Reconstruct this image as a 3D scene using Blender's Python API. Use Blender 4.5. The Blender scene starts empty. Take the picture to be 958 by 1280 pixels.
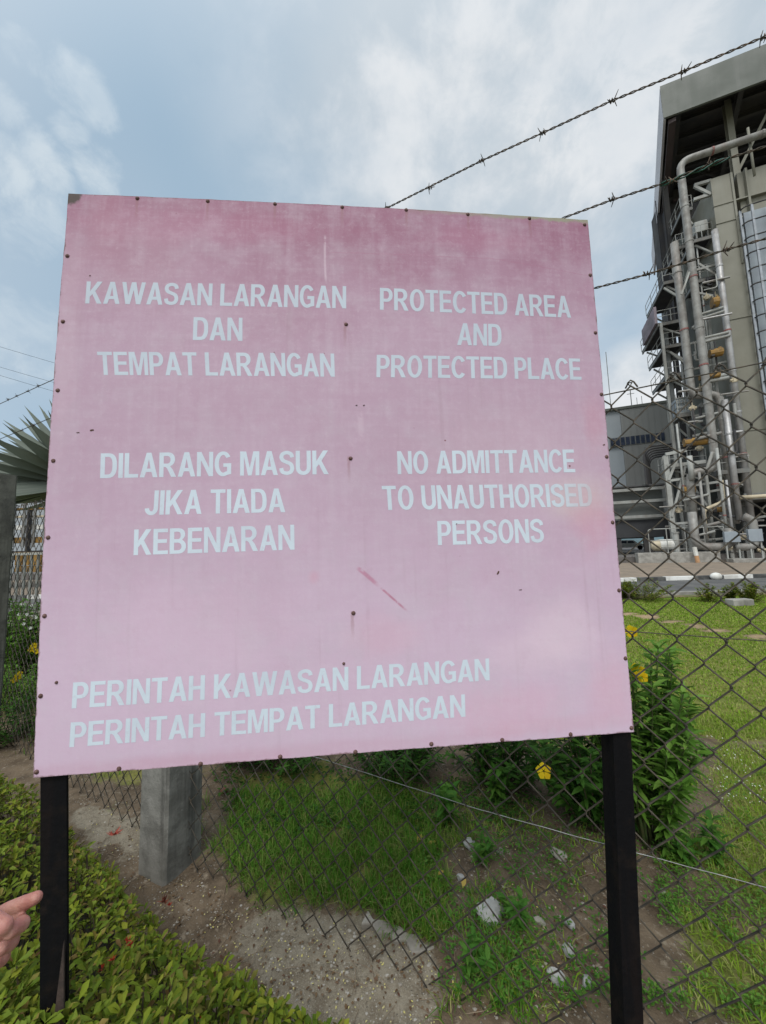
import bpy, bmesh, math, random
import numpy as np
from mathutils import Vector, Matrix
from mathutils.geometry import tessellate_polygon
random.seed(7); rng = np.random.default_rng(11)
S = bpy.context.scene; COL = S.collection
# ------------------------------------------------------------------ camera (solved from the sign's vanishing points)
FPX, CX, CY = 470.0, 479.0, 640.0
Uv = np.array([-135., 4679., -470.]); Uv /= np.linalg.norm(Uv)
Fv = np.array([0., 0., -1.]); Yv = Fv - Fv.dot(Uv)*Uv; Yv /= np.linalg.norm(Yv); Xv = np.cross(Yv, Uv)
RM = np.stack([Xv, Yv, Uv]); CAM = np.array([0., 0., 1.6])
cd = bpy.data.cameras.new('camera'); cam = bpy.data.objects.new('camera', cd); COL.objects.link(cam)
cd.sensor_fit = 'VERTICAL'; cd.sensor_height = 36.0; cd.lens = FPX/1280*36.0
cd.clip_start = 0.02; cd.clip_end = 3000
m4 = Matrix([list(RM[i])+[CAM[i]] for i in range(3)]+[[0, 0, 0, 1]]); cam.matrix_world = m4
S.camera = cam
# ------------------------------------------------------------------ sky, sun, exposure
SUN_EL, SUN_AZ = 52.0, 195.0          # degrees; azimuth clockwise from +Y (the view direction)
EXPOSURE = 0.45
S.view_settings.view_transform = 'Standard'; S.view_settings.look = 'None'
S.view_settings.exposure = EXPOSURE; S.view_settings.gamma = 1.0; S.view_settings.use_curve_mapping = False
def ray(x, y): return RM @ np.array([x-CX, CY-y, -FPX])
def unit(v): v = np.asarray(v, float); return v/np.linalg.norm(v)
W = bpy.data.worlds.new('World'); S.world = W; W.use_nodes = True
class NT:
    def __init__(s, tree): s.t = tree; s.n = tree.nodes; s.l = tree.links
    def new(s, ty, **kw):
        n = s.n.new(ty)
        for k, v in kw.items(): setattr(n, k, v)
        return n
    def put(s, sock, v):
        if hasattr(v, 'is_output'): s.l.new(v, sock)
        elif isinstance(v, (tuple, list)) and len(v) == 3 and sock.type == 'RGBA': sock.default_value = (*v, 1)
        else: sock.default_value = v
    def math(s, op, a, b=0.0, c=0.0, clamp=False):
        n = s.new('ShaderNodeMath', operation=op, use_clamp=clamp)
        s.put(n.inputs[0], a); s.put(n.inputs[1], b); s.put(n.inputs[2], c); return n.outputs[0]
    def vmath(s, op, a, b=None, scale=None):
        n = s.new('ShaderNodeVectorMath', operation=op); s.put(n.inputs[0], a)
        if b is not None: s.put(n.inputs[1], b)
        if scale is not None: s.put(n.inputs['Scale'], scale)
        return n.outputs['Value' if op in ('DOT_PRODUCT', 'LENGTH', 'DISTANCE') else 'Vector']
    def mix(s, f, a, b, mode='MIX'):
        n = s.new('ShaderNodeMix', data_type='RGBA', blend_type=mode)
        s.put(n.inputs[0], f); s.put(n.inputs[6], a); s.put(n.inputs[7], b); return n.outputs[2]
    def noise(s, vec, scale, detail=4, rough=0.55, dist=0.0):
        n = s.new('ShaderNodeTexNoise'); s.put(n.inputs['Vector'], vec)
        n.inputs['Scale'].default_value = scale; n.inputs['Detail'].default_value = detail
        n.inputs['Roughness'].default_value = rough; n.inputs['Distortion'].default_value = dist
        return n.outputs['Fac']
    def ramp(s, v, lo, hi, a=0.0, b=1.0):
        n = s.new('ShaderNodeMapRange', interpolation_type='SMOOTHSTEP'); s.put(n.inputs[0], v)
        for i, q in zip((1, 2, 3, 4), (lo, hi, a, b)): s.put(n.inputs[i], q)
        return n.outputs[0]
    def scalev(s, v, sc):
        n = s.new('ShaderNodeMapping'); s.put(n.inputs[0], v); n.inputs['Scale'].default_value = sc; return n.outputs[0]
def build_world():
    W.node_tree.nodes.clear(); N = NT(W.node_tree)
    sky = N.new('ShaderNodeTexSky', sky_type='NISHITA'); sky.sun_disc = False
    sky.sun_elevation = math.radians(SUN_EL); sky.sun_rotation = math.radians(SUN_AZ)
    sky.air_density = 1.0; sky.dust_density = 1.5; sky.ozone_density = 1.0
    tc = N.new('ShaderNodeTexCoord'); D = N.vmath('NORMALIZE', tc.outputs['Generated'])
    sep = N.new('ShaderNodeSeparateXYZ'); N.l.new(D, sep.inputs[0])
    zz = N.math('ADD', N.math('MAXIMUM', sep.outputs['Z'], 0.0), 0.22)
    cmb = N.new('ShaderNodeCombineXYZ')
    N.put(cmb.inputs[0], N.math('DIVIDE', sep.outputs['X'], zz)); N.put(cmb.inputs[1], N.math('DIVIDE', sep.outputs['Y'], zz))
    P = cmb.outputs[0]
    n1 = N.noise(P, 1.5, 7, 0.55, 0.15); n2 = N.noise(D, 9.0, 7, 0.62, 0.5); n0 = N.noise(P, 0.7, 3, 0.5)
    base = N.mix(N.ramp(n0, 0.35, 0.7), (2.7, 3.8, 4.8), (3.8, 4.6, 5.3))      # thin grey-blue overcast layer
    col = N.mix(0.85, sky.outputs[0], base)
    def lobe(px, r0, r1):
        d = N.vmath('DOT_PRODUCT', D, tuple(unit(ray(*px)))); return N.ramp(d, math.cos(math.radians(r1)), math.cos(math.radians(r0)))
    # broad bright veil ahead and to the right
    v = N.math('MULTIPLY', lobe((640, 110), 4, 36), N.ramp(n1, 0.12, 0.62))
    v2 = N.math('MULTIPLY', lobe((560, 330), 4, 26), N.ramp(n1, 0.25, 0.7))
    v3 = N.math('MULTIPLY', lobe((800, 490), 1, 8), 0.95)
    veil = N.math('MAXIMUM', N.math('MAXIMUM', v, N.math('MULTIPLY', v2, 0.7)), v3)
    n3 = N.noise(D, 5.0, 8, 0.6, 0.15)
    vc = N.mix(N.ramp(n3, .36, .62), (4.3, 4.75, 5.15), (6.4, 6.45, 6.5))
    col = N.mix(N.math('MULTIPLY', veil, 0.9), col, vc)
    wisps = N.math('MULTIPLY', lobe((760, 60), 3, 24), N.ramp(n2, 0.50, 0.68))
    col = N.mix(N.math('MULTIPLY', wisps, 0.55), col, (3.9, 4.5, 5.0))
    # small cumulus on the left
    cm = None
    for px, r0, r1 in (((100, 118), .2, 3.6), ((25, 62), .1, 2.2), ((5, 215), .5, 4.5), ((60, 205), .3, 3.6), ((120, 215), .3, 3.4), ((30, 265), 1., 6), ((0, 130), .2, 2.6), ((90, 165), .2, 2.4), ((10, 420), 2, 7)):
        q = lobe(px, r0, r1); cm = q if cm is None else N.math('MAXIMUM', cm, q)
    puff = N.noise(D, 13.0, 8, 0.62, 0.3)
    cm = N.ramp(N.math('ADD', N.math('MULTIPLY', cm, 0.8), N.math('MULTIPLY', N.math('SUBTRACT', puff, 0.5), 2.2)), 0.30, 1.05)
    cc = N.mix(N.ramp(n2, 0.4, 0.65), (4.3, 5.0, 5.6), (5.5, 6.0, 6.3))
    col = N.mix(N.math('MULTIPLY', cm, 0.62), col, cc)
    # pale horizon
    col = N.mix(N.ramp(sep.outputs['Z'], 0.0, 0.30, 0.75, 0.0), col, (5.6, 6.2, 6.5))
    # bright glow added to the unseen sky behind the camera, to light the sign
    sd = (math.sin(math.radians(SUN_AZ))*math.cos(math.radians(SUN_EL)), math.cos(math.radians(SUN_AZ))*math.cos(math.radians(SUN_EL)), math.sin(math.radians(SUN_EL)))
    g = N.ramp(N.vmath('DOT_PRODUCT', D, sd), 0.25, 1.0)
    col = N.mix(g, col, (9.6, 9.9, 10.1))
    bg = N.new('ShaderNodeBackground'); N.l.new(col, bg.inputs[0]); bg.inputs[1].default_value = 0.1
    o = N.new('ShaderNodeOutputWorld'); N.l.new(bg.outputs[0], o.inputs[0])
build_world()
sl = bpy.data.lights.new('sun', 'SUN'); sl.energy = 1.2; sl.angle = math.radians(20); sl.color = (1, .98, .95)
so = bpy.data.objects.new('sun', sl); COL.objects.link(so)
so.rotation_euler = (math.radians(90-SUN_EL), 0, math.radians(180-SUN_AZ))
so.location = (0, -5, 20)

# ------------------------------------------------------------------ pixel <-> world helpers (photo measured at 958 x 1280)
def gp(x, y, z=0.0): d = ray(x, y); return CAM + d*((z-CAM[2])/d[2])
def dp(x, y, D): d = ray(x, y); return CAM + d*(D/d[1])
def pp(x, y, p0, n): d = ray(x, y); return CAM + d*((np.asarray(p0)-CAM).dot(n)/d.dot(n))
def proj(P):
    q = (np.asarray(P)-CAM) @ RM; zc = np.where(q[..., 2] < -1e-3, -q[..., 2], 1e-3)
    return CX+FPX*q[..., 0]/zc, CY-FPX*q[..., 1]/zc
def inpoly(x, y, poly):
    r = np.zeros(np.shape(x), bool); j = len(poly)-1
    for i in range(len(poly)):
        xi, yi = poly[i]; xj, yj = poly[j]
        r ^= ((yi > y) != (yj > y)) & (x < (xj-xi)*(y-yi)/(yj-yi+1e-12)+xi); j = i
    return r
def vnoise(x, y, s, seed=0):
    x = np.asarray(x)*s; y = np.asarray(y)*s; xi = np.floor(x).astype(int); yi = np.floor(y).astype(int); fx = x-xi; fy = y-yi
    fx = fx*fx*(3-2*fx); fy = fy*fy*(3-2*fy)
    def h(a, b): v = np.sin(a*127.1+b*311.7+seed*74.7)*43758.5453; return v-np.floor(v)
    return (h(xi, yi)*(1-fx)+h(xi+1, yi)*fx)*(1-fy)+(h(xi, yi+1)*(1-fx)+h(xi+1, yi+1)*fx)*fy
def fbm(x, y, s, seed=0): return .55*vnoise(x, y, s, seed)+.3*vnoise(x, y, s*2.1, seed+1)+.15*vnoise(x, y, s*4.3, seed+2)

# ------------------------------------------------------------------ materials
def mat(name, c, c2=None, scale=4.0, rough=0.7, bump=0.2, bscale=30.0, metal=0.0, streak=None, island=None, spec=0.4, lo=0.38, hi=0.66):
    m = bpy.data.materials.new(name); m.use_nodes = True; N = NT(m.node_tree); b = N.n['Principled BSDF']
    tc = N.new('ShaderNodeTexCoord'); O = tc.outputs['Object']
    c2 = c2 or tuple(v*0.72 for v in c)
    col = N.mix(N.ramp(N.noise(O, scale, 6, .6), lo, hi), c, c2)
    if streak:
        st = N.ramp(N.noise(N.scalev(O, (streak[1], streak[1], streak[1]*.06)), 1.0, 5, .6), .48, .72)
        col = N.mix(N.math('MULTIPLY', st, streak[2]), col, streak[0])
    if island:
        g = N.new('ShaderNodeNewGeometry'); cr = N.new('ShaderNodeValToRGB'); N.l.new(g.outputs['Random Per Island'], cr.inputs[0])
        e = cr.color_ramp.elements; e[0].color = (*island[0], 1); e[0].position = 0; e[1].color = (*island[-1], 1); e[1].position = 1
        for i, q in enumerate(island[1:-1]):
            z = e.new((i+1)/(len(island)-1)); z.color = (*q, 1)
        col = N.mix(0.25, cr.outputs[0], col)
    N.put(b.inputs['Base Color'], col)
    N.put(b.inputs['Roughness'], N.ramp(N.noise(O, scale*2.3, 4), .3, .7, max(0, rough-.1), min(1, rough+.1)))
    b.inputs['Metallic'].default_value = metal; b.inputs['Specular IOR Level'].default_value = spec
    if bump:
        bn = N.new('ShaderNodeBump'); bn.inputs['Strength'].default_value = bump; bn.inputs['Distance'].default_value = 0.01
        N.put(bn.inputs['Height'], N.noise(O, bscale, 6, .65)); N.l.new(bn.outputs[0], b.inputs['Normal'])
    return m
def leafmat(name, cols, rough=.45, trans=.25):
    m = mat(name, cols[0], scale=2.0, rough=min(.8, rough+.15), bump=0, island=cols, spec=.14)
    N = NT(m.node_tree); b = N.n['Principled BSDF']; out = N.n['Material Output']
    t = N.new('ShaderNodeBsdfTranslucent'); src = b.inputs['Base Color'].links[0].from_socket
    N.put(t.inputs[0], src); mx = N.new('ShaderNodeMixShader'); mx.inputs[0].default_value = trans
    N.l.new(b.outputs[0], mx.inputs[1]); N.l.new(t.outputs[0], mx.inputs[2]); N.l.new(mx.outputs[0], out.inputs[0]); return m

# ------------------------------------------------------------------ mesh builder
class MB:
    def __init__(s): s.v = []; s.f = []; s.n = 0
    def add(s, V, F):
        V = np.asarray(V, float).reshape(-1, 3); s.v.append(V); s.f += [tuple(i+s.n for i in q) for q in F]; s.n += len(V); return s
    def box(s, c, sx, sy, sz, ax=None):
        A = np.eye(3) if ax is None else np.asarray(ax)
        k = np.array([[x, y, z] for x in (-.5, .5) for y in (-.5, .5) for z in (-.5, .5)])*np.array([sx, sy, sz])
        return s.add(np.asarray(c)+k@A, [(0, 1, 3, 2), (4, 6, 7, 5), (0, 4, 5, 1), (2, 3, 7, 6), (0, 2, 6, 4), (1, 5, 7, 3)])
    def beam(s, p, q, w, h=None, up=(0, 0, 1)):
        p = np.asarray(p, float); q = np.asarray(q, float); d = q-p; L = np.linalg.norm(d); d = d/L; h = h or w
        u = np.asarray(up, float)
        if abs(d.dot(u)) > .98: u = np.array([.36, .93, 0])
        r = unit(np.cross(d, u)); u = np.cross(r, d)
        return s.box((p+q)/2, L, w, h, np.stack([d, r, u]))
    def ibeam(s, p, q, w, h, t=.03, up=(0, 0, 1)):
        p = np.asarray(p, float); q = np.asarray(q, float); d = unit(q-p); u = np.asarray(up, float)
        if abs(d.dot(u)) > .98: u = np.array([.36, .93, 0])
        r = unit(np.cross(d, u)); u = np.cross(r, d); L = np.linalg.norm(q-p); A = np.stack([d, r, u]); c = (p+q)/2
        s.box(c+u*(h/2-t/2), L, w, t, A); s.box(c-u*(h/2-t/2), L, w, t, A); return s.box(c, L, t, h-2*t-.002, A)
    def tube(s, pts, r, n=8, cap=True, radii=None):
        P = [np.asarray(p, float) for p in pts]; T = []
        for i in range(len(P)):
            T.append(unit(P[min(i+1, len(P)-1)]-P[max(i-1, 0)]))
        u = np.array([0, 0, 1.]) if abs(T[0][2]) < .9 else np.array([1., 0, 0]); u = unit(u-T[0]*u.dot(T[0]))
        V = []
        for i, p in enumerate(P):
            u = unit(u-T[i]*u.dot(T[i])); w = np.cross(T[i], u); rr = radii[i] if radii is not None else r
            for k in range(n):
                a = 2*math.pi*k/n; V.append(p+rr*(math.cos(a)*u+math.sin(a)*w))
        F = [(i*n+k, i*n+(k+1) % n, (i+1)*n+(k+1) % n, (i+1)*n+k) for i in range(len(P)-1) for k in range(n)]
        if cap: F += [tuple(range(n-1, -1, -1)), tuple((len(P)-1)*n+k for k in range(n))]
        return s.add(V, F)
    def ball(s, c, rx, ry=None, rz=None, n=10, ax=None):
        ry = ry or rx; rz = rz or rx; A = np.eye(3) if ax is None else np.asarray(ax); V = []; F = []; m = max(4, n//2)
        for i in range(m+1):
            th = math.pi*i/m
            for k in range(n):
                ph = 2*math.pi*k/n; V.append(np.array([rx*math.sin(th)*math.cos(ph), ry*math.sin(th)*math.sin(ph), rz*math.cos(th)])@A+np.asarray(c))
        F = [(i*n+k, (i+1)*n+k, (i+1)*n+(k+1) % n, i*n+(k+1) % n) for i in range(m) for k in range(n)]
        return s.add(V, F)
    def prism(s, poly, e):      # planar polygon (3D pts) extruded by vector e
        P = np.asarray(poly, float); n = len(P); e = np.asarray(e, float)
        return s.add(np.vstack([P, P+e]), [tuple(range(n-1, -1, -1)), tuple(range(n, 2*n))]+[(i, (i+1) % n, n+(i+1) % n, n+i) for i in range(n)])
    def build(s, name, m=None, parent=None, smooth=False, bevel=0, loc=None):
        me = bpy.data.meshes.new(name); V = np.vstack(s.v) if s.v else np.zeros((0, 3))
        org = np.zeros(3)
        if parent is not None: org = np.array(parent.matrix_world.translation) if parent.get('_org') is None else np.array(parent['_org'])
        elif loc is not None: org = np.asarray(loc, float)
        me.from_pydata((V-org).tolist(), [], s.f); me.update()
        if m: me.materials.append(m)
        o = bpy.data.objects.new(name, me); COL.objects.link(o)
        if parent is not None: o.parent = parent; o['_org'] = org.tolist()
        elif loc is not None: o.location = loc; o['_org'] = org.tolist()
        else: o['_org'] = [0, 0, 0]
        bm = bmesh.new(); bm.from_mesh(me); bmesh.ops.recalc_face_normals(bm, faces=bm.faces); bm.to_mesh(me); bm.free()
        if smooth:
            for p in me.polygons: p.use_smooth = True
        if bevel:
            b = o.modifiers.new('bevel', 'BEVEL'); b.width = bevel; b.segments = 2; b.limit_method = 'ANGLE'
        return o
def fillet(pts, r, n=5):
    P = [np.asarray(p, float) for p in pts]; out = [P[0]]
    for i in range(1, len(P)-1):
        a = unit(P[i-1]-P[i]); b = unit(P[i+1]-P[i]); rr = min(r, .45*np.linalg.norm(P[i-1]-P[i]), .45*np.linalg.norm(P[i+1]-P[i]))
        A = P[i]+a*rr; B = P[i]+b*rr
        for k in range(n+1):
            t = k/n; out.append((1-t)**2*A+2*t*(1-t)*P[i]+t*t*B)
    out.append(P[-1]); return out
def empty(name, loc):
    o = bpy.data.objects.new(name, None); COL.objects.link(o); o.location = tuple(loc); o.empty_display_size = .1; o['_org'] = [float(v) for v in loc]; return o
def tag(o, label, cat, group=None, kind=None):
    o['label'] = label; o['category'] = cat
    if group: o['group'] = group
    if kind: o['kind'] = kind
    return o
def struct(o): o['kind'] = 'structure'; return o
def copy_thing(o, loc, rotz=0, sc=1, label=None):
    def cp(a, par):
        c = a.copy(); COL.objects.link(c)
        if par is not None: c.parent = par
        for ch in a.children: cp(ch, c)
        return c
    c = cp(o, None); c.location = tuple(loc); c.rotation_euler.z = rotz; c.scale = (sc, sc, sc)
    if label: c['label'] = label
    return c

M = {}
M['rustwire'] = mat('weathered wire', (.075, .07, .06), (.14, .10, .07), 40, .75, .3, 200, metal=.4)
M['meshwire'] = mat('dark weathered mesh wire', (.055, .05, .042), (.12, .10, .075), 25, .7, .3, 200, metal=.3)
M['galv'] = mat('galvanised wire', (.33, .34, .33), (.22, .22, .21), 20, .5, .1, metal=.6)
M['concrete'] = mat('grey concrete', (.25, .245, .22), (.15, .147, .13), 9, .9, .45, 60, streak=((.045, .043, .038), 11, .9))
M['concrete_dark'] = mat('shade-darkened stained concrete', (.105, .105, .09), (.06, .06, .052), 9, .95, .45, 60, streak=((.03, .03, .026), 11, .8))  # base darkened to paint in the left post's shade; the streaks are stains
M['concrete_plain'] = mat('pale concrete', (.33, .32, .29), (.22, .21, .19), 3, .9, .4, 30, streak=((.12, .115, .10), 2.0, .6))
M['blackpaint'] = mat('black painted steel', (.004, .004, .005), (.014, .010, .008), 14, .7, .3, 60, spec=.12, streak=((.018, .011, .009), 30, .3), lo=.5, hi=.75)
M['rustpaint'] = mat('rust on steel', (.10, .05, .03), (.04, .025, .02), 40, .85, .4, 120)
M['rivet'] = mat('rusty screw', (.10, .055, .045), (.17, .10, .09), 200, .7, .2, metal=.3)

# ================================================================== SETTING
far = MB().add([(-900, -300, -.06), (900, -300, -.06), (900, 1500, -.06), (-900, 1500, -.06)], [(0, 1, 2, 3)])
struct(far.build('ground', mat('far ground', (.16, .17, .10), (.24, .21, .15), .05, .95, .1, 1)))
# near ground sheet with relief; attributes say where turf and sand lie
FB0 = gp(218, 1072)                                   # foot of the front fence at the concrete post
fd = unit([*(-ray(-470, 717)[:2]), 0]); fn = np.array([fd[1], -fd[0], 0])      # along the fence to the right; towards us
POST2 = gp(4, 925)
xs = np.concatenate([np.arange(-9, -3.2, .12), np.arange(-3.2, 2.6, .03), np.arange(2.6, 16.5, .12)])
ys = np.concatenate([np.arange(-.6, .8, .1), np.arange(.8, 3.6, .03), np.arange(3.6, 11.05, .08)])
GX, GY = np.meshgrid(xs, ys)
SAND = [(300, 1150), (350, 1132), (430, 1140), (470, 1160), (545, 1190), (560, 1240), (550, 1290), (420, 1285), (330, 1220)]
SAND2 = [(85, 1005), (175, 1015), (185, 1060), (150, 1085), (110, 1055)]
TURF = [(275, 968), (400, 960), (520, 985), (545, 1060), (540, 1110), (575, 1140), (540, 1182), (470, 1150), (420, 1130), (330, 1130), (285, 1060), (300, 1010)]
TURF_L = [(120, 962), (184, 958), (184, 985), (110, 985)]
TURF_P = [(560, 1150), (700, 1130), (760, 1280), (540, 1280), (600, 1210)]
LAWN = [(830, 1180), (840, 1060), (880, 1010), (905, 930), (850, 890), (780, 880), (760, 760), (1400, 740), (1700, 1300), (850, 1290)]
BARE = [(787, 768, 12, 2.2), (812, 771, 17, 2.6), (840, 777, 15, 2.6), (868, 783, 14, 3.0), (896, 788, 19, 3.2), (950, 796, 17, 4), (1010, 803, 22, 4)]
def side(X, Y): return (X-FB0[0])*fn[0]+(Y-FB0[1])*fn[1]     # >0: our side of the fence
def layout(X, Y):
    jx = (fbm(X, Y, 4, 3)-.5)*2.0; jy = (fbm(X, Y, 4, 9)-.5)*2.0
    px, py = proj(np.stack([X+jx*.16, Y+jy*.16, np.zeros_like(X)], -1)); sd = side(X, Y)
    sand = np.where(inpoly(px, py, SAND) | inpoly(px, py, SAND2), 1.0, 0.0)
    turf = np.where(inpoly(px, py, TURF) | inpoly(px, py, TURF_L), .8, 0.)
    turf = np.maximum(turf, np.where(inpoly(px, py, TURF_P), .42, 0))
    turf = np.maximum(turf, np.where(inpoly(px, py, LAWN), np.where(Y < 3.2, .8-.9*(fbm(X, Y, 2.2, 66) > .60), 1.0), 0))
    beyond = (sd < -.7) & (Y > 3.3); turf = np.where(beyond, 1.0, turf)
    left_in = (X < -1.2); turf = np.where(left_in & (turf < .7), np.where(Y > 4.2, .8, .0), turf)
    turf = np.where((sd < 0) & (turf < .2), .10+.3*(fbm(X, Y, 3, 5) > .56), turf)
    q = np.zeros_like(X)
    for bx, by, rx, ry in BARE: q = np.maximum(q, 1-np.sqrt(((px-bx)/rx)**2+((py-by)/ry)**2))
    bare = np.clip(q*4, 0, 1); return sand, turf*(1-bare), bare
def blur(A, k=5):
    for _ in range(k):
        B = np.pad(A, 1, mode='edge'); A = (B[:-2, 1:-1]+B[2:, 1:-1]+B[1:-1, :-2]+B[1:-1, 2:]+2*B[1:-1, 1:-1])/6
    return A
sand, turf, bare = (blur(q) for q in layout(GX, GY))
GZ = (fbm(GX, GY, 1.6, 2)-.5)*.06+(fbm(GX, GY, 9, 4)-.5)*.022
GZ += .05*np.exp(-((GX-.6)**2+(GY-2.0)**2)/.5)
def ground_z(X, Y): return (fbm(X, Y, 1.6, 2)-.5)*.06+(fbm(X, Y, 9, 4)-.5)*.022+.05*np.exp(-((X-.6)**2+(Y-2.0)**2)/.5)
g = MB(); ny, nx = GX.shape
g.add(np.stack([GX, GY, GZ], -1), [(j*nx+i, j*nx+i+1, (j+1)*nx+i+1, (j+1)*nx+i) for j in range(ny-1) for i in range(nx-1)])
def near_mat():
    m = bpy.data.materials.new('soil sand and turf'); m.use_nodes = True; N = NT(m.node_tree); b = N.n['Principled BSDF']
    O = N.new('ShaderNodeTexCoord').outputs['Object']
    def at(n): a = N.new('ShaderNodeAttribute', attribute_name=n); return a.outputs['Fac']
    soil = N.mix(N.ramp(N.noise(O, 7, 8, .65), .35, .65), (.185, .14, .095), (.095, .07, .047))
    soil = N.mix(N.ramp(N.noise(O, 28, 6, .7), .52, .68), soil, (.27, .22, .16))
    vor = N.new('ShaderNodeTexVoronoi'); N.l.new(O, vor.inputs[0]); vor.inputs['Scale'].default_value = 75
    pe = N.math('MULTIPLY', N.ramp(vor.outputs['Distance'], .30, .22), N.ramp(N.noise(O, 12, 4), .48, .6))
    soil = N.mix(N.math('MULTIPLY', pe, .7), soil, (.36, .33, .28))
    sandc = N.mix(N.ramp(N.noise(O, 11, 8, .7), .35, .7), (.28, .245, .185), (.16, .13, .092))
    sandc = N.mix(N.ramp(N.noise(O, 160, 3, .6), .5, .75), sandc, (.33, .30, .24))
    grs = N.mix(N.ramp(N.noise(O, 2.2, 6, .6), .35, .65), (.145, .20, .018), (.22, .225, .04))
    grs = N.mix(N.ramp(N.noise(O, 45, 5, .7), .5, .7), grs, (.07, .115, .012))
    brc = N.mix(N.ramp(N.noise(O, 14, 5, .7), .4, .65), (.38, .28, .17), (.27, .2, .11))
    wob = N.math('MULTIPLY', N.math('SUBTRACT', N.noise(O, 16, 7, .72), .5), 1.5)
    c = N.mix(N.ramp(N.math('ADD', at('sand'), wob), .35, .65), soil, sandc)
    c = N.mix(N.math('MULTIPLY', N.ramp(N.math('ADD', at('turf'), wob), .35, .85), .68), c, grs)
    c = N.mix(N.ramp(N.math('ADD', at('bare'), N.math('MULTIPLY', wob, .8)), .3, .7), c, brc)
    N.put(b.inputs['Base Color'], c); b.inputs['Roughness'].default_value = .95; b.inputs['Specular IOR Level'].default_value = .15
    bn = N.new('ShaderNodeBump'); bn.inputs['Strength'].default_value = .9; bn.inputs['Distance'].default_value = .015
    N.put(bn.inputs['Height'], N.math('ADD', N.noise(O, 30, 8, .7), N.math('MULTIPLY', pe, .5))); N.l.new(bn.outputs[0], b.inputs['Normal']); return m
go = struct(g.build('earth_and_lawn', near_mat(), smooth=True))
for nm, arr in (('sand', sand), ('turf', turf), ('bare', bare)):
    a = go.data.attributes.new(nm, 'FLOAT', 'POINT'); a.data.foreach_set('value', arr.ravel().astype(np.float32))
# road, its kerbs, gravel apron
def strip(name, y0, y1, z0, z1, m, x0=-40, x1=60):
    q = MB().box(((x0+x1)/2, (y0+y1)/2, (z0+z1)/2), x1-x0, y1-y0, z1-z0); return struct(q.build(name, m))
ROAD_DIR = 0.0
strip('verge', 11.0, 11.32, -.1, .02, mat('verge soil', (.2, .15, .09), (.10, .12, .04), 3, .95, .4))
strip('kerb', 11.32, 11.55, -.1, .10, M['concrete_plain'])
strip('road', 11.55, 15.75, -.1, .0, mat('asphalt', (.085, .085, .085), (.13, .128, .12), 1.2, .9, .5, 60))
ks = MB(); kb = MB(); x = -40.0; i = 0
while x < 60:
    (ks if i % 2 else kb).box((x+.6, 15.87, .02), 1.196, .24, .26); x += 1.2; i += 1
struct(ks.build('white_kerb', mat('white kerb paint', (.72, .72, .69), (.5, .49, .45), 3, .7, .3), bevel=.015))
struct(kb.build('black_kerb', mat('black kerb paint', (.05, .05, .05), (.12, .12, .11), 3, .8, .3), bevel=.015))
strip('gravel', 16.0, 29.5, -.1, .05, mat('gravel', (.27, .215, .16), (.19, .155, .12), 1.5, .95, .9, 25), -60, 80)
strip('plant_floor', 29.5, 120, -.1, .5, mat('plant floor concrete', (.16, .15, .14), (.11, .10, .095), .6, .9, .3, 10), -80, 120)
hl = MB(); hp = [(x, 700+30*math.sin(x*.01), 14+26*fbm(np.array(x), np.array(1.), .006, 8)) for x in range(-700, 1100, 25)]
V = []; F = []
for k, (x, y, h) in enumerate(hp): V += [(x, y, -1), (x, y+60, float(h)*.8), (x, y+140, float(h)), (x, y+300, -1)]
for k in range(len(hp)-1):
    for q in range(3): F.append((k*4+q, (k+1)*4+q, (k+1)*4+q+1, k*4+q+1))
struct(hl.add(V, F).build('hills', mat('far hills', (.10, .15, .17), (.07, .11, .12), .02, 1, 0), smooth=True))

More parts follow.
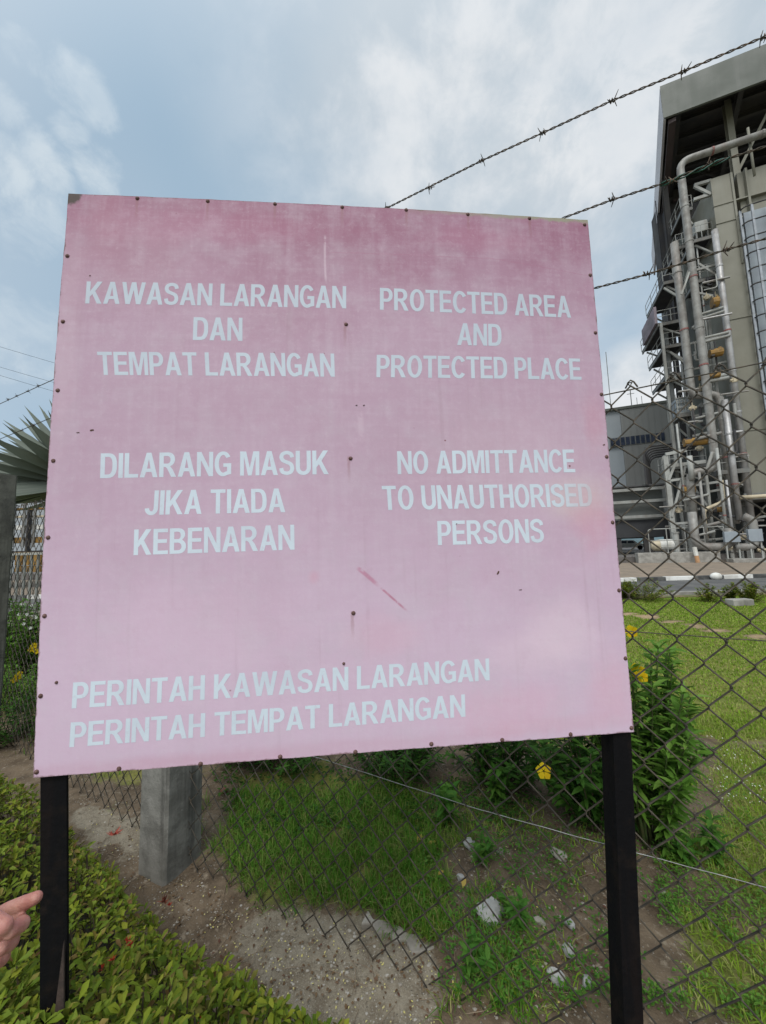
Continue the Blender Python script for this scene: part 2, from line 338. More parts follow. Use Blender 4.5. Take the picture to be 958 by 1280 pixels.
# ================================================================== SIGN
sdir = ray(5821, 533); sdir[2] = 0; sdir = unit(sdir); sn = np.array([sdir[1], -sdir[0], 0]); SUPZ = np.array([0, 0, 1.])
SP0 = dp(793, 915, 1.06)
def spx(x, y, off=0): return pp(x, y, SP0+sn*off, sn)
def suv(x, y): q = spx(x, y)-SP0; return np.array([q.dot(sdir), q[2]])
def s3(u, v, off=0): return SP0+sdir*u+SUPZ*v+sn*off
c00, c10, c11, c01 = suv(42, 972), suv(793, 915), suv(735, 275), suv(86, 242)
sign_root = empty('warning_sign', s3((c00[0]+c10[0])/2, -SP0[2], -.05))
tag(sign_root, 'big faded pink warning board with white lettering on two black steel posts', 'sign')
SW = c11[0]-c00[0]; SH = c01[1]-c00[1]
def panel_mat():
    m = bpy.data.materials.new('faded and shaded pink sign paint'); m.use_nodes = True; N = NT(m.node_tree); b = N.n['Principled BSDF']
    at = N.new('ShaderNodeAttribute', attribute_name='uvp'); P = at.outputs['Vector']
    sp = N.new('ShaderNodeSeparateXYZ'); N.l.new(P, sp.inputs[0]); u, v = sp.outputs[0], sp.outputs[1]
    n1 = N.noise(P, 3.2, 6, .6); n2 = N.noise(P, 14, 6, .65); n3 = N.noise(P, 60, 4, .6)
    st = N.noise(N.scalev(P, (1, .05, 1)), 26, 5, .6)
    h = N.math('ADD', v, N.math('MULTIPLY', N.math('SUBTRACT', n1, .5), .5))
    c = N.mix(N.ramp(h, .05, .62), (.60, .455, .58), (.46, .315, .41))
    c = N.mix(N.ramp(h, .66, 1.02), c, (.305, .135, .205))  # paler low, deeper high: paint fading plus a light gradient painted in
    c = N.mix(N.math('MULTIPLY', N.ramp(n2, .42, .7), .22), c, (.52, .47, .53))
    c = N.mix(N.math('MULTIPLY', N.ramp(st, .5, .72), .16), c, (.54, .47, .54))
    def spot(cu, cv, ru, rv, colr, amt, soft=.7):
        nonlocal c
        d = N.vmath('LENGTH', N.vmath('DIVIDE', N.vmath('SUBTRACT', P, (cu, cv, 0)), (ru, rv, 1)))
        d = N.math('ADD', d, N.math('MULTIPLY', N.math('SUBTRACT', n2, .5), 1.5))
        c = N.mix(N.math('MULTIPLY', N.ramp(d, 1+soft, 1-soft), amt), c, colr)
    def U(x, y): q = suv(x, y); return (q[0]-c00[0])/SW, (q[1]-c00[1])/SH
    for (x, y, ru, rv, cl, a) in (
        (705, 790, .06, .05, (.74, .60, .68), .7), (660, 820, .07, .03, (.72, .57, .66), .5), (240, 790, .14, .08, (.70, .52, .64), .4),
        (640, 580, .16, .10, (.60, .47, .53), .4), (725, 622, .06, .035, (.60, .52, .50), .75), (740, 650, .035, .05, (.62, .26, .33), .5),
        (743, 530, .02, .05, (.55, .24, .31), .45), (640, 885, .10, .035, (.68, .36, .46), .4), (765, 860, .04, .05, (.66, .34, .42), .45),
        (430, 935, .30, .012, (.50, .25, .33), .35), (180, 958, .2, .012, (.50, .25, .33), .4), (700, 905, .14, .012, (.58, .30, .38), .35),
        (480, 795, .06, .03, (.66, .38, .47), .4), (395, 722, .008, .010, (.60, .30, .40), .6), (600, 300, .09, .025, (.42, .15, .24), .4),
        (255, 285, .2, .03, (.44, .16, .26), .35), (130, 270, .03, .06, (.40, .17, .24), .4), (85, 430, .02, .18, (.60, .46, .53), .4),
        (640, 310, .04, .02, (.56, .42, .50), .2), (160, 320, .1, .08, (.52, .36, .44), .45)):
        uu, vv = U(x, y); spot(uu, vv, ru, rv, cl, a*.6)
    # scratches: thin strokes measured along the board
    def line(a, bq, w, colr, amt):
        nonlocal c
        A = np.array(U(*a)); B = np.array(U(*bq)); d = B-A; L = np.linalg.norm(d); d = d/L; nn = (-d[1], d[0])
        rel = N.vmath('SUBTRACT', P, (A[0], A[1], 0)); t = N.vmath('DOT_PRODUCT', rel, (d[0], d[1], 0)); k = N.vmath('DOT_PRODUCT', rel, (nn[0], nn[1], 0))
        k = N.math('ADD', k, N.math('MULTIPLY', N.math('SUBTRACT', N.noise(P, 7, 2), .5), .008))
        mk = N.math('MULTIPLY', N.ramp(N.math('ABSOLUTE', k), w, w*.3), N.math('MULTIPLY', N.ramp(t, 0, .01), N.ramp(t, L, L-.02)))
        c = N.mix(N.math('MULTIPLY', mk, N.math('MULTIPLY', N.ramp(n3, .3, .5), amt)), c, colr)
    line((447, 708), (478, 735), .005, (.47, .20, .30), .8); line((476, 734), (513, 765), .0028, (.45, .19, .28), .9)
    line((408, 318), (640, 326), .0012, (.36, .16, .24), .55); line((407, 295), (409, 360), .003, (.72, .60, .68), .35)
    line((453, 515), (455, 560), .008, (.72, .60, .68), .2); line((600, 322), (738, 345), .0012, (.36, .16, .24), .5)
    line((174, 352), (174, 388), .003, (.36, .16, .24), .5)
    ch = N.noise(P, 34, 7, .72); c = N.mix(N.math('MULTIPLY', N.ramp(ch, .44, .70), .11), c, (.66, .57, .66))
    c = N.mix(N.math('MULTIPLY', N.ramp(N.noise(P, 22, 7, .75), .52, .72), .13), c, (.42, .22, .32))
    hz = N.noise(N.scalev(P, (.08, 1, 1)), 90, 4, .6); vz = N.noise(N.scalev(P, (1, .08, 1)), 90, 4, .6)
    c = N.mix(N.math('MULTIPLY', N.ramp(N.math('ADD', hz, vz), .98, 1.2), .07), c, (.70, .62, .70))
    # rain runs and rust below the screws
    rs = N.ramp(N.noise(N.scalev(P, (1, .035, 1)), 60, 4, .55), .56, .74)
    c = N.mix(N.math('MULTIPLY', N.math('MULTIPLY', rs, N.ramp(n1, .35, .6)), .22), c, (.34, .22, .27))
    c = N.mix(N.math('MULTIPLY', N.ramp(N.noise(P, 130, 3, .6), .55, .75), .12), c, (.70, .60, .66))
    for (x, y) in ((172, 248), (260, 251.5), (344, 255), (428, 259), (508, 262.5), (585, 268), (662, 273), (433, 407), (438.5, 574), (442, 766)):
        uu, vv = U(x, y); rel = N.vmath('SUBTRACT', P, (uu, vv, 0)); sx = N.new('ShaderNodeSeparateXYZ'); N.l.new(rel, sx.inputs[0])
        w_ = N.math('ADD', N.math('ABSOLUTE', sx.outputs[0]), N.math('MULTIPLY', N.math('SUBTRACT', n3, .5), .006))
        c = N.mix(N.math('MULTIPLY', N.math('MULTIPLY', N.ramp(w_, .004, .001), N.math('MULTIPLY', N.ramp(sx.outputs[1], -.055, -.005), N.ramp(sx.outputs[1], .004, 0))), .38), c, (.26, .12, .11))
    # dark chips
    c = N.mix(N.ramp(N.noise(P, 55, 2, .5), .765, .80), c, (.22, .10, .12))
    # worn rim
    e = N.math('MINIMUM', N.math('MINIMUM', u, N.math('SUBTRACT', 1, u)), N.math('MINIMUM', v, N.math('SUBTRACT', 1, v)))
    e = N.math('ADD', e, N.math('MULTIPLY', N.math('SUBTRACT', N.noise(P, 22, 6, .75), .5), .016))
    c = N.mix(N.math('MULTIPLY', N.ramp(e, .002, -.001), .8), c, (.16, .09, .085))
    e2 = N.math('ADD', N.vmath('DISTANCE', P, (0.0, 1.0, 0)), N.math('MULTIPLY', N.math('SUBTRACT', n3, .5), .02))
    c = N.mix(N.ramp(e2, .026, .018), c, (.07, .05, .045))
    e3 = N.math('ADD', N.math('SUBTRACT', 1, v), N.math('MULTIPLY', N.math('SUBTRACT', N.noise(P, 25, 4, .7), .5), .03))
    c = N.mix(N.math('MULTIPLY', N.math('MULTIPLY', N.ramp(e3, .010, .002), N.ramp(u, .55, .9)), .8), c, (.28, .30, .20))
    N.put(b.inputs['Base Color'], c); b.inputs['Roughness'].default_value = .62; b.inputs['Specular IOR Level'].default_value = .3
    bn = N.new('ShaderNodeBump'); bn.inputs['Strength'].default_value = .12; bn.inputs['Distance'].default_value = .004
    N.put(bn.inputs['Height'], N.math('ADD', n2, n3)); N.l.new(bn.outputs[0], b.inputs['Normal']); return m
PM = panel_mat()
n = 60; V = []; UVP = []
def bulge(a, b2): return .008*math.sin(math.pi*a)*math.sin(math.pi*b2)
for off in (0.0, -.003):
    for j in range(n+1):
        for i in range(n+1):
            a, b2 = i/n, j/n
            p2 = (1-b2)*((1-a)*c00+a*c10)+b2*((1-a)*c01+a*c11)
            eu = (i in (0, n))*(random.random()-.5)*.0014; ev = (j in (0, n))*(random.random()-.5)*.0014
            p2 = p2+np.array([eu-.010*math.sin(math.pi*b2)*(1-a), ev+.006*math.sin(math.pi*a)*b2])
            V.append(s3(p2[0], p2[1], off+bulge(a, b2))); UVP.append((a, b2, 0))
q = n+1; F = []
for L in (0, q*q):
    for j in range(n):
        for i in range(n): F.append((L+j*q+i, L+j*q+i+1, L+(j+1)*q+i+1, L+(j+1)*q+i))
K = q*q
for i in range(n):
    F += [(i, i+1, K+i+1, K+i), (n*q+i, n*q+i+1, K+n*q+i+1, K+n*q+i), (i*q, (i+1)*q, K+(i+1)*q, K+i*q), (i*q+n, (i+1)*q+n, K+(i+1)*q+n, K+i*q+n)]
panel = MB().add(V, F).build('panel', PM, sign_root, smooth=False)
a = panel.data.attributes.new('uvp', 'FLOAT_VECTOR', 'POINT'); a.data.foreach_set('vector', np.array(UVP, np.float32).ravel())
# ---- lettering: condensed bold capitals drawn as outlines
def arc(cx, cy, rx, ry, a0, a1, k=16, p=2.08):
    o = []
    for i in range(k+1):
        t = math.radians(a0+(a1-a0)*i/k); cc, ss = math.cos(t), math.sin(t)
        o.append((cx+rx*math.copysign(abs(cc)**(2/p), cc), cy+ry*math.copysign(abs(ss)**(2/p), ss)))
    return o
def stroke(path, w):
    P = [np.array(p, float) for p in path]; Lf = []; Rt = []
    for i in range(len(P)):
        d1 = unit(P[i]-P[i-1]) if i > 0 else unit(P[1]-P[0]); d2 = unit(P[i+1]-P[i]) if i < len(P)-1 else d1
        n1 = np.array([-d1[1], d1[0]]); n2 = np.array([-d2[1], d2[0]]); mm = unit(n1+n2); kk = 1/max(.45, mm.dot(n1))
        wv = w if np.isscalar(w) else w[i]
        Lf.append(P[i]+mm*kk*wv/2); Rt.append(P[i]-mm*kk*wv/2)
    return [tuple(p) for p in Lf]+[tuple(p) for p in Rt[::-1]]
def catmull(pts, k=6):
    P = [np.array(p) for p in pts]; P = [2*P[0]-P[1]]+P+[2*P[-1]-P[-2]]; o = []
    for i in range(1, len(P)-2):
        for t in np.arange(k)/k:
            o.append(.5*((2*P[i])+(-P[i-1]+P[i+1])*t+(2*P[i-1]-5*P[i]+4*P[i+1]-P[i+2])*t*t+(-P[i-1]+3*P[i]-3*P[i+1]+P[i+2])*t**3))
    o.append(P[-2]); return o
s_, h_ = .155, .145
GL = {
 'E': (.51, [[(0, 0), (.51, 0), (.51, h_), (s_, h_), (s_, .44), (.47, .44), (.47, .44+h_), (s_, .44+h_), (s_, 1-h_), (.5, 1-h_), (.5, 1), (0, 1)]]),
 'L': (.48, [[(0, 0), (.48, 0), (.48, h_), (s_, h_), (s_, 1), (0, 1)]]),
 'T': (.54, [[(.192, 0), (.348, 0), (.348, 1-h_), (.54, 1-h_), (.54, 1), (0, 1), (0, 1-h_), (.192, 1-h_)]]),
 'I': (s_, [[(0, 0), (s_, 0), (s_, 1), (0, 1)]]),
 'H': (.56, [[(0, 0), (s_, 0), (s_, .43), (.405, .43), (.405, 0), (.56, 0), (.56, 1), (.405, 1), (.405, .43+h_), (s_, .43+h_), (s_, 1), (0, 1)]]),
 'N': (.58, [[(0, 0), (.145, 0), (.145, .66), (.425, 0), (.58, 0), (.58, 1), (.435, 1), (.435, .35), (.16, 1), (0, 1)]]),
 'M': (.70, [[(0, 0), (.14, 0), (.14, .78), (.285, 0), (.415, 0), (.56, .78), (.56, 0), (.70, 0), (.70, 1), (.48, 1), (.35, .32), (.22, 1), (0, 1)]]),
 'W': (.90, [[(.165, 0), (.335, 0), (.45, .64), (.565, 0), (.735, 0), (.90, 1), (.745, 1), (.645, .37), (.535, 1), (.365, 1), (.255, .37), (.155, 1), (0, 1)]]),
 'K': (.61, [[(0, 0), (s_, 0), (s_, .30), (.245, .42), (.43, 0), (.61, 0), (.345, .565), (.595, 1), (.405, 1), (s_, .56), (s_, 1), (0, 1)]]),
 'A': (.62, [[(0, 0), (.16, 0), (.215, .215), (.405, .215), (.46, 0), (.62, 0), (.395, 1), (.225, 1)], [(.25, .355), (.37, .355), (.31, .74)]]),
 'D': (.57, [[(0, 0), (.25, 0)]+arc(.25, .5, .32, .5, -90, 90, 16, 2.6)[1:-1]+[(.25, 1), (0, 1)], [(s_, h_), (.25, h_)]+arc(.25, .5, .165, .5-h_, -90, 90, 14, 2.6)[1:-1]+[(.25, 1-h_), (s_, 1-h_)]]),
 'P': (.53, [[(0, 0), (s_, 0), (s_, .37), (.29, .37)]+arc(.29, .685, .24, .315, -90, 90, 12)[1:-1]+[(.29, 1), (0, 1)], [(s_, .51), (.28, .51)]+arc(.28, .68, .095, .17, -90, 90, 8)[1:-1]+[(.28, .855), (s_, .855)]]),
 'R': (.60, [[(0, 0), (s_, 0), (s_, .41), (.215, .41), (.28, .34), (.425, 0), (.60, 0), (.475, .30), (.385, .425)]+arc(.31, .715, .245, .285, -58, 90, 12)+[(0, 1)], [(s_, .545), (.29, .545)]+arc(.29, .70, .105, .155, -90, 90, 8)[1:-1]+[(.29, .855), (s_, .855)]]),
 'B': (.57, [[(0, 0), (.32, 0)]+arc(.32, .28, .25, .28, -90, 62, 10)+arc(.30, .76, .235, .24, -55, 90, 10)+[(0, 1)], [(s_, .135), (.30, .135)]+arc(.30, .28, .11, .145, -90, 90, 8)[1:-1]+[(.30, .43), (s_, .43)], [(s_, .57), (.29, .57)]+arc(.29, .715, .09, .145, -90, 90, 8)[1:-1]+[(.29, .86), (s_, .86)]]),
 'O': (.61, [arc(.305, .5, .305, .52, 0, 345, 23), arc(.305, .5, .145, .375, 0, 345, 23)]),
 'C': (.57, [stroke(arc(.305, .5, .23, .445, 34, 322, 26), .155)]),
 'G': (.60, [stroke(arc(.305, .5, .23, .445, 36, 297, 24)+[(.52, .13), (.52, .445), (.31, .445)], .15)]),
 'U': (.56, [stroke([(.078, 1)]+arc(.28, .30, .203, .24, 180, 360, 16)+[(.482, 1)], .155)]),
 'J': (.46, [stroke([(.382, 1)]+arc(.225, .28, .157, .215, 0, -178, 12), .155)]),
 'S': (.55, [stroke(catmull([(.475, .73), (.43, .87), (.28, .935), (.12, .87), (.078, .73), (.14, .60), (.28, .525), (.42, .44), (.472, .28), (.42, .12), (.275, .062), (.115, .12), (.068, .28)]), .15)]),
}
def letter_mat():
    m = bpy.data.materials.new('faded and shaded white lettering'); m.use_nodes = True; N = NT(m.node_tree); b = N.n['Principled BSDF']
    P = N.new('ShaderNodeTexCoord').outputs['Object']
    c = N.mix(N.ramp(N.noise(P, 9, 6, .65), .4, .7), (.60, .69, .77), (.55, .62, .70))
    at = N.new('ShaderNodeAttribute', attribute_name='worn').outputs['Fac']
    wn = N.math('ADD', at, N.math('MULTIPLY', N.math('SUBTRACT', N.noise(P, 50, 5, .7), .5), .35))
    c = N.mix(N.ramp(wn, .15, 1.0), c, (.54, .45, .49))
    sp = N.new('ShaderNodeSeparateXYZ'); N.l.new(P, sp.inputs[0])
    c = N.mix(N.math('MULTIPLY', N.ramp(N.math('ADD', sp.outputs[2], N.math('MULTIPLY', N.math('SUBTRACT', N.noise(P, 5, 5, .6), .5), .5)), 1.5, 2.5), .55), c, (.33, .37, .44))  # letters darken towards the top: the weaker light there is painted in
    c = N.mix(N.math('MULTIPLY', N.ramp(N.noise(P, 70, 5, .7), .56, .72), .35), c, (.50, .44, .52))
    N.put(b.inputs['Base Color'], c); b.inputs['Roughness'].default_value = .6; return m
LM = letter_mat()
def text_line(txt, bl, br, tr, tl):
    quad = [suv(*p) for p in (bl, br, tr, tl)]; x = 0; V = []; F = []; Wn = []; tot = 0
    for ch in txt: tot += (.26 if ch == ' ' else GL[ch][0]+.055)
    tot -= .055
    for idx, ch in enumerate(txt):
        if ch == ' ': x += .26; continue
        w, cons = GL[ch]
        if ch in 'COGS': cons = [[(p[0], .5+(p[1]-.5)*.985) for p in cq] for cq in cons]
        # kern A against T/W
        flat = [p for cq in cons for p in cq]; b0 = len(V)
        for p in flat:
            s = (p[0]+x)/tot; t = p[1]; r = (1-t)*((1-s)*quad[0]+s*quad[1])+t*((1-s)*quad[3]+s*quad[2])
            a = min(1, max(0, (r[0]-c00[0])/SW)); b2 = min(1, max(0, (r[1]-c00[1])/SH))
            V.append(s3(r[0], r[1], .0003+bulge(a, b2)))
            Wn.append(max(0., (s-.72)/.28)*.72 if txt.startswith('TO UN') else .1)
        for tri in tessellate_polygon([[Vector((p[0], p[1], 0)) for p in cq] for cq in cons]): F.append(tuple(b0+k for k in tri))
        x += w+.055
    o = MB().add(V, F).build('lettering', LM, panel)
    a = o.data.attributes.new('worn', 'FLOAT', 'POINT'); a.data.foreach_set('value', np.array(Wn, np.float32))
    o['label'] = 'white lettering reading '+txt
TL = [("KAWASAN LARANGAN", (107, 379.5), (433, 387), (433, 359), (109, 352)),
 ("DAN", (242, 426), (304, 427.5), (304, 398.5), (243, 397.5)),
 ("TEMPAT LARANGAN", (124, 469), (419, 472.5), (418, 443.5), (122, 440)),
 ("DILARANG MASUK", (126, 598), (411.5, 593.5), (411, 564), (127, 567)),
 ("JIKA TIADA", (182, 644), (357.5, 640.5), (356.5, 611), (184, 613.5)),
 ("KEBENARAN", (168, 694), (369, 687), (368.5, 656), (169, 662)),
 ("PERINTAH KAWASAN LARANGAN", (90, 885.5), (612, 850), (611, 822.5), (92, 853)),
 ("PERINTAH TEMPAT LARANGAN", (87, 934), (582, 895.5), (581, 867.5), (89, 903)),
 ("PROTECTED AREA", (475, 388.5), (714, 397.5), (712, 370.5), (475, 361)),
 ("AND", (571, 432.5), (627, 433.5), (626, 406), (572, 405)),
 ("PROTECTED PLACE", (470.5, 473), (727, 475), (725, 448.5), (471, 445)),
 ("NO ADMITTANCE", (497, 593.5), (719, 590.5), (717, 562), (496, 565)),
 ("TO UNAUTHORISED", (479, 638), (741, 633), (738, 604.5), (477, 608)),
 ("PERSONS", (547, 681.5), (680, 678), (678, 648.5), (546, 651.5))]
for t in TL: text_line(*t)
SCREWS = [(84.5, 320), (79, 402), (72.5, 488), (67, 576), (60.5, 672), (56, 770), (51, 870), (172, 248), (260, 251.5), (344, 255), (428, 259), (508, 262.5), (585, 268), (662, 273), (731, 281),
 (738, 344), (744.5, 416), (752, 493), (758.5, 571), (766, 653), (774, 738), (782, 823), (789.5, 910), (46, 965), (149, 961), (251, 955), (350.5, 946), (444.5, 940), (539.5, 930), (628, 925), (713.5, 918), (433, 407), (438.5, 574), (442, 766), (430, 829), (71, 853)]
for x, y in SCREWS:
    p = spx(x, y); u2 = suv(x, y); of = bulge((u2[0]-c00[0])/SW, (u2[1]-c00[1])/SH); r = .0058 if (x, y) not in ((430, 829), (71, 853)) else .004
    ax = np.stack([sdir, SUPZ, sn]); MB().ball(p+sn*of, r, r, .0035, 8, ax).build('screw', M['rivet'], panel, smooth=True)
for x, y, w, hh in ((116, 538, .010, .005), (455, 508, .004, .004), (446, 508, .005, .003), (622, 716, .006, .009), (650, 737, .008, .002), (98, 541, .008, .002), (755, 556, .006, .004), (570, 655, .003, .003), (113, 345, .003, .003)):
    u2 = suv(x, y); of = bulge((u2[0]-c00[0])/SW, (u2[1]-c00[1])/SH); P = []
    for k in range(9):
        t = 2*math.pi*k/9; rr = .6+.5*random.random(); P.append(s3(u2[0]+w*.6*rr*math.cos(t)+.3*hh*math.sin(t), u2[1]+hh*.6*rr*math.sin(t), of+.0005))
    MB().prism(P, sn*.0006).build('paint_chip', M['rustpaint'], panel)
# posts: black steel angle sections, with rails behind the board
def post(xt, yt, xb, yb, wpx, ylow):
    A = spx(xt, yt, -.012); B = spx(xb, yb, -.012); d = unit(B-A); w = wpx*abs((A-CAM)@RM[:, 2])/FPX*.86
    top = A-d*((A[2]-(SP0[2]+SH*.98))/(-d[2]))*-1
    top = A+d*((SP0[2]+c01[1]-.05-A[2])/d[2]); bot = A+d*((ylow-A[2])/d[2])
    m = MB(); r = sdir-d*sdir.dot(d); r = unit(r); t = .007
    nn = unit(np.cross(r, d)); nn = nn if nn.dot(sn) > 0 else -nn
    def sect(o2, a, b): m.prism([top+o2+r*a[0]+nn*a[1] for a in ((-w/2, 0), (w/2, 0), (w/2, -t), (-w/2+t, -t), (-w/2+t, -w), (-w/2, -w))], bot-top)
    top = bz0 = A+d*((SP0[2]+max(c00[1], c10[1])+.02-A[2])/d[2])
    sect(np.zeros(3), 0, 0)
    ztop2 = SP0[2]+c01[1]-.06; ins = SP0+sdir*np.clip((top-SP0).dot(sdir), c01[0]+.05, c11[0]-.05)-sn*.012; ins[2] = top[2]
    top2 = ins.copy(); top2[2] = ztop2
    m.prism([top+r*a[0]+nn*a[1] for a in ((-w/2, 0), (w/2, 0), (w/2, -t), (-w/2+t, -t), (-w/2+t, -w), (-w/2, -w))], top2-top)
    return m, top, bot, r, nn, w
mL, tL, bL, rL, nL, wL = post(67, 972, 67, 1200, 36, -.2)
pl = mL.build('post', M['blackpaint'], sign_root, bevel=.0015)
mR, tR, bR, rR, nR, wR = post(778, 918, 793, 1280, 28, -.2)
mR.build('post', M['blackpaint'], sign_root, bevel=.0015)
# the left post has a rusty bent flap low down
fl = MB(); bz = lambda z: tL+(bL-tL)*((tL[2]-z)/(tL[2]-bL[2]))
fl.prism([bz(.74)+rL*wL*.47+nL*.004, bz(.52)+rL*(wL*.55)+nL*.012, bz(.30)+rL*wL*.5+nL*.008, bz(.30)+rL*wL*.12+nL*.004, bz(.56)+rL*wL*.05+nL*.004], nL*.004)
o = fl.build('bent_flange', mat('dull brown steel', (.06, .04, .032), (.03, .022, .02), 20, .8, .3, 80), sign_root)
for z in (c01[1]-.12, (c01[1]+c00[1])/2, c00[1]+.05):
    MB().beam(s3(c00[0]+.03, z, -.03), s3(c11[0]-.03, z, -.03), .045, .045).build('rail', M['blackpaint'], sign_root)

# ================================================================== FENCE
def fpx(x, y): return pp(x, y, FB0, fn)
fence = empty('chain_link_fence', FB0)
tag(fence, 'rusty chain link fence on concrete posts topped with barbed wire behind the sign', 'fence')
TEND = 3.1
def F3(t, z, o=0): return FB0+fd*t+np.array([0, 0, z])+fn*o
topz = fpx(800, 484)[2]; print('mesh top z', topz, fpx(757, 492)[2], fpx(955, 455)[2])
def chainlink(P0, dirv, nv, L, ztop, cw=.113, ch=.124, r=.0026, phase=0.0, zb=-.14):
    mb = MB(); nw = int(L/cw); rows = int((ztop-zb)/(ch/2))
    for i in range(nw+1):
        pts = []; x0 = i*cw+phase; o = .003
        for k in range(rows+1):
            z = ztop+.012-k*ch/2; sgn = 1 if k % 2 == 0 else -1
            # zigzag: even rows at the left node, odd at the right node
            ww = .003*math.sin(i*1.7+k*.9)
            x = x0+(0 if k % 2 else cw*.52)-(cw*.02)
            c = P0+dirv*x+np.array([0, 0, z])
            e = .10
            pts.append(c+np.array([0, 0, ch*.03])+nv*(o*sgn+ww)); pts.append(c-np.array([0, 0, ch*.03])+nv*(-o*sgn+ww))
        # twisted knuckle at the top
        c = pts[0]; pts = [c+np.array([0, 0, -.016])+dirv*.019+nv*.003, c+np.array([0, 0, .003])+dirv*.010+nv*.003, c+np.array([0, 0, .011])+dirv*.002, c+np.array([0, 0, .004])-dirv*.007]+pts[1:]
        mb.tube(pts, r, 5)
        # the mating wire that goes the other way
        pts = []
        for k in range(rows+1):
            z = ztop+.012-k*ch/2; sgn = 1 if k % 2 == 0 else -1; ww = .003*math.sin(i*2.1+k*.7)
            x = x0+cw*.5+(0 if k % 2 == 0 else cw*.5)
            c = P0+dirv*x+np.array([0, 0, z])
            pts.append(c+np.array([0, 0, ch*.03])+nv*(-o*sgn+ww)); pts.append(c-np.array([0, 0, ch*.03])+nv*(o*sgn+ww))
        c = pts[0]; pts = [c+np.array([0, 0, -.010])-dirv*.013-nv*.003, c+np.array([0, 0, .006])-dirv*.004, c+np.array([0, 0, .005])+dirv*.006]+pts[1:]
        mb.tube(pts, r, 5)
    return mb
# anchor the diamonds so that a top peak falls at pixel x = 787
tpk = (fpx(787, 474)-FB0).dot(fd)
ph = (tpk-.0565) % .113
chainlink(FB0, fd, fn, TEND-.05, topz, phase=ph-.0).build('wire_mesh', M['meshwire'], fence, smooth=True)
d2 = unit(POST2*np.array([1, 1, 0])-FB0*np.array([1, 1, 0])); n2v = np.array([-d2[1], d2[0], 0]); n2v = n2v if n2v[1] < 0 else -n2v
L2 = np.linalg.norm((POST2-FB0)[:2])
chainlink(FB0, d2, n2v, L2*1.6, topz, phase=.05).build('wire_mesh', M['meshwire'], fence, smooth=True)
def cpost(base, yaw, h, w=.125, name='post', lab=None):
    c, s = math.cos(yaw), math.sin(yaw); ax = np.array([[c, s, 0], [-s, c, 0], [0, 0, 1]])
    m = MB(); k = .012; A = [(-w/2+k, -w/2), (w/2-k, -w/2), (w/2, -w/2+k), (w/2, w/2-k), (w/2-k, w/2), (-w/2+k, w/2), (-w/2, w/2-k), (-w/2, -w/2+k)]
    zs = np.linspace(-.3, h, 14); V = []
    for z in zs:
        for x, y in A: V.append(np.asarray(base)+np.array([x*c-y*s, x*s+y*c, z])+rng.normal(0, .0012, 3))
    F = [(i*8+q, i*8+(q+1) % 8, (i+1)*8+(q+1) % 8, (i+1)*8+q) for i in range(13) for q in range(8)]+[tuple(13*8+q for q in range(8))]
    o = m.add(V, F).build(name, M['concrete'], fence)
    if lab: o['label'] = lab; o.data.materials[0] = M['concrete_dark']
    return o
WT = [(0, 505.), (66, 475), (490, 257), (602, 201), (679, 166), (765, 126), (855, 89), (958, 45)]
ztp = max(fpx(490, 257)[2], 2.4)
cpost(gp(220, 1071)+fn*.03, math.radians(65), 2.85, .215)
P2h = dp(4, 596, POST2[1])[2]
cpost(gp(-20, 930), math.radians(-35), P2h, .165, lab='shade-darkened stained concrete post at the left edge with a sawn top')
cpost(F3(TEND, 0), math.radians(-26), 2.9, .13)
# barbed wires
def twist(mb, A, B, r=.0019, pitch=.055, amp=.0024, sag=0.0):
    A = np.asarray(A); B = np.asarray(B); L = np.linalg.norm(B-A); d = (B-A)/L; u = unit(np.cross(d, [0, 0, 1])); w = np.cross(u, d); n = max(6, int(L/pitch*6))
    for phs in (0, math.pi):
        pts = []
        for i in range(n+1):
            t = i/n; an = 2*math.pi*t*L/pitch+phs; pts.append(A+(B-A)*t+amp*(math.cos(an)*u+math.sin(an)*w)+np.array([0, 0, -sag*4*t*(1-t)]))
        mb.tube(pts, r, 5)
def barb(P, d, par, k):
    mb = MB(); u = unit(np.cross(d, [0, 0, 1])); w = np.cross(u, d); a0 = random.random()*6
    pts = [P+d*(-.008+.016*i/14)+.0065*(math.cos(i*.9)*u+math.sin(i*.9)*w) for i in range(15)]; mb.tube(pts, .0016, 5)
    for j in range(4):
        a = a0+j*1.57+random.uniform(-.5, .5); v = unit(math.cos(a)*u+math.sin(a)*w+d*random.uniform(-.55, .55)); st = P+d*(.007 if j % 2 else -.007)
        mb.tube([st, st+v*.011, st+v*random.uniform(.02, .027)], .0015, 5, radii=[.0016, .0016, .0009])
    mb.build('barb', M['rustwire'], par, smooth=True)
def barbed(pix, barbs, plane, nseg=1):
    pts = [pp(x, y, *plane) for x, y in pix]; mb = MB()
    for a, b in zip(pts[:-1], pts[1:]): twist(mb, a, b)
    o = mb.build('barbed_wire', M['rustwire'], fence, smooth=True)
    for x, y in barbs:
        P = pp(x, y, *plane); q = [i for i in range(len(pix)-1) if pix[i][0] <= x <= pix[i+1][0]]; i = q[0] if q else len(pix)-2
        barb(P, unit(pts[i+1]-pts[i]), o, 0)
PF = (FB0, fn); PL = (FB0, n2v)
print('top wire z', [round(float(fpx(x, y)[2]), 2) for x, y in WT[2:]], 'post2h', P2h, [round(float(fpx(x, y)[2]), 2) for x, y in ((708, 271), (958, 183), (744, 360), (958, 298), (410, 950), (958, 1108), (785, 788), (958, 800))])
barbed([(265, 372), (490, 257), (602, 201), (679, 166), (765, 126), (855, 89), (958, 45), (1010, 22), (1060, 0)], [(484, 260), (538, 235), (602, 201), (679, 166), (765, 126), (855, 89), (955, 46)], PF)
barbed([(265, 464), (708, 271), (765, 250), (830, 229), (888, 205), (958, 183), (1060, 152)], [(765, 249), (838, 227), (888, 205)], PF)
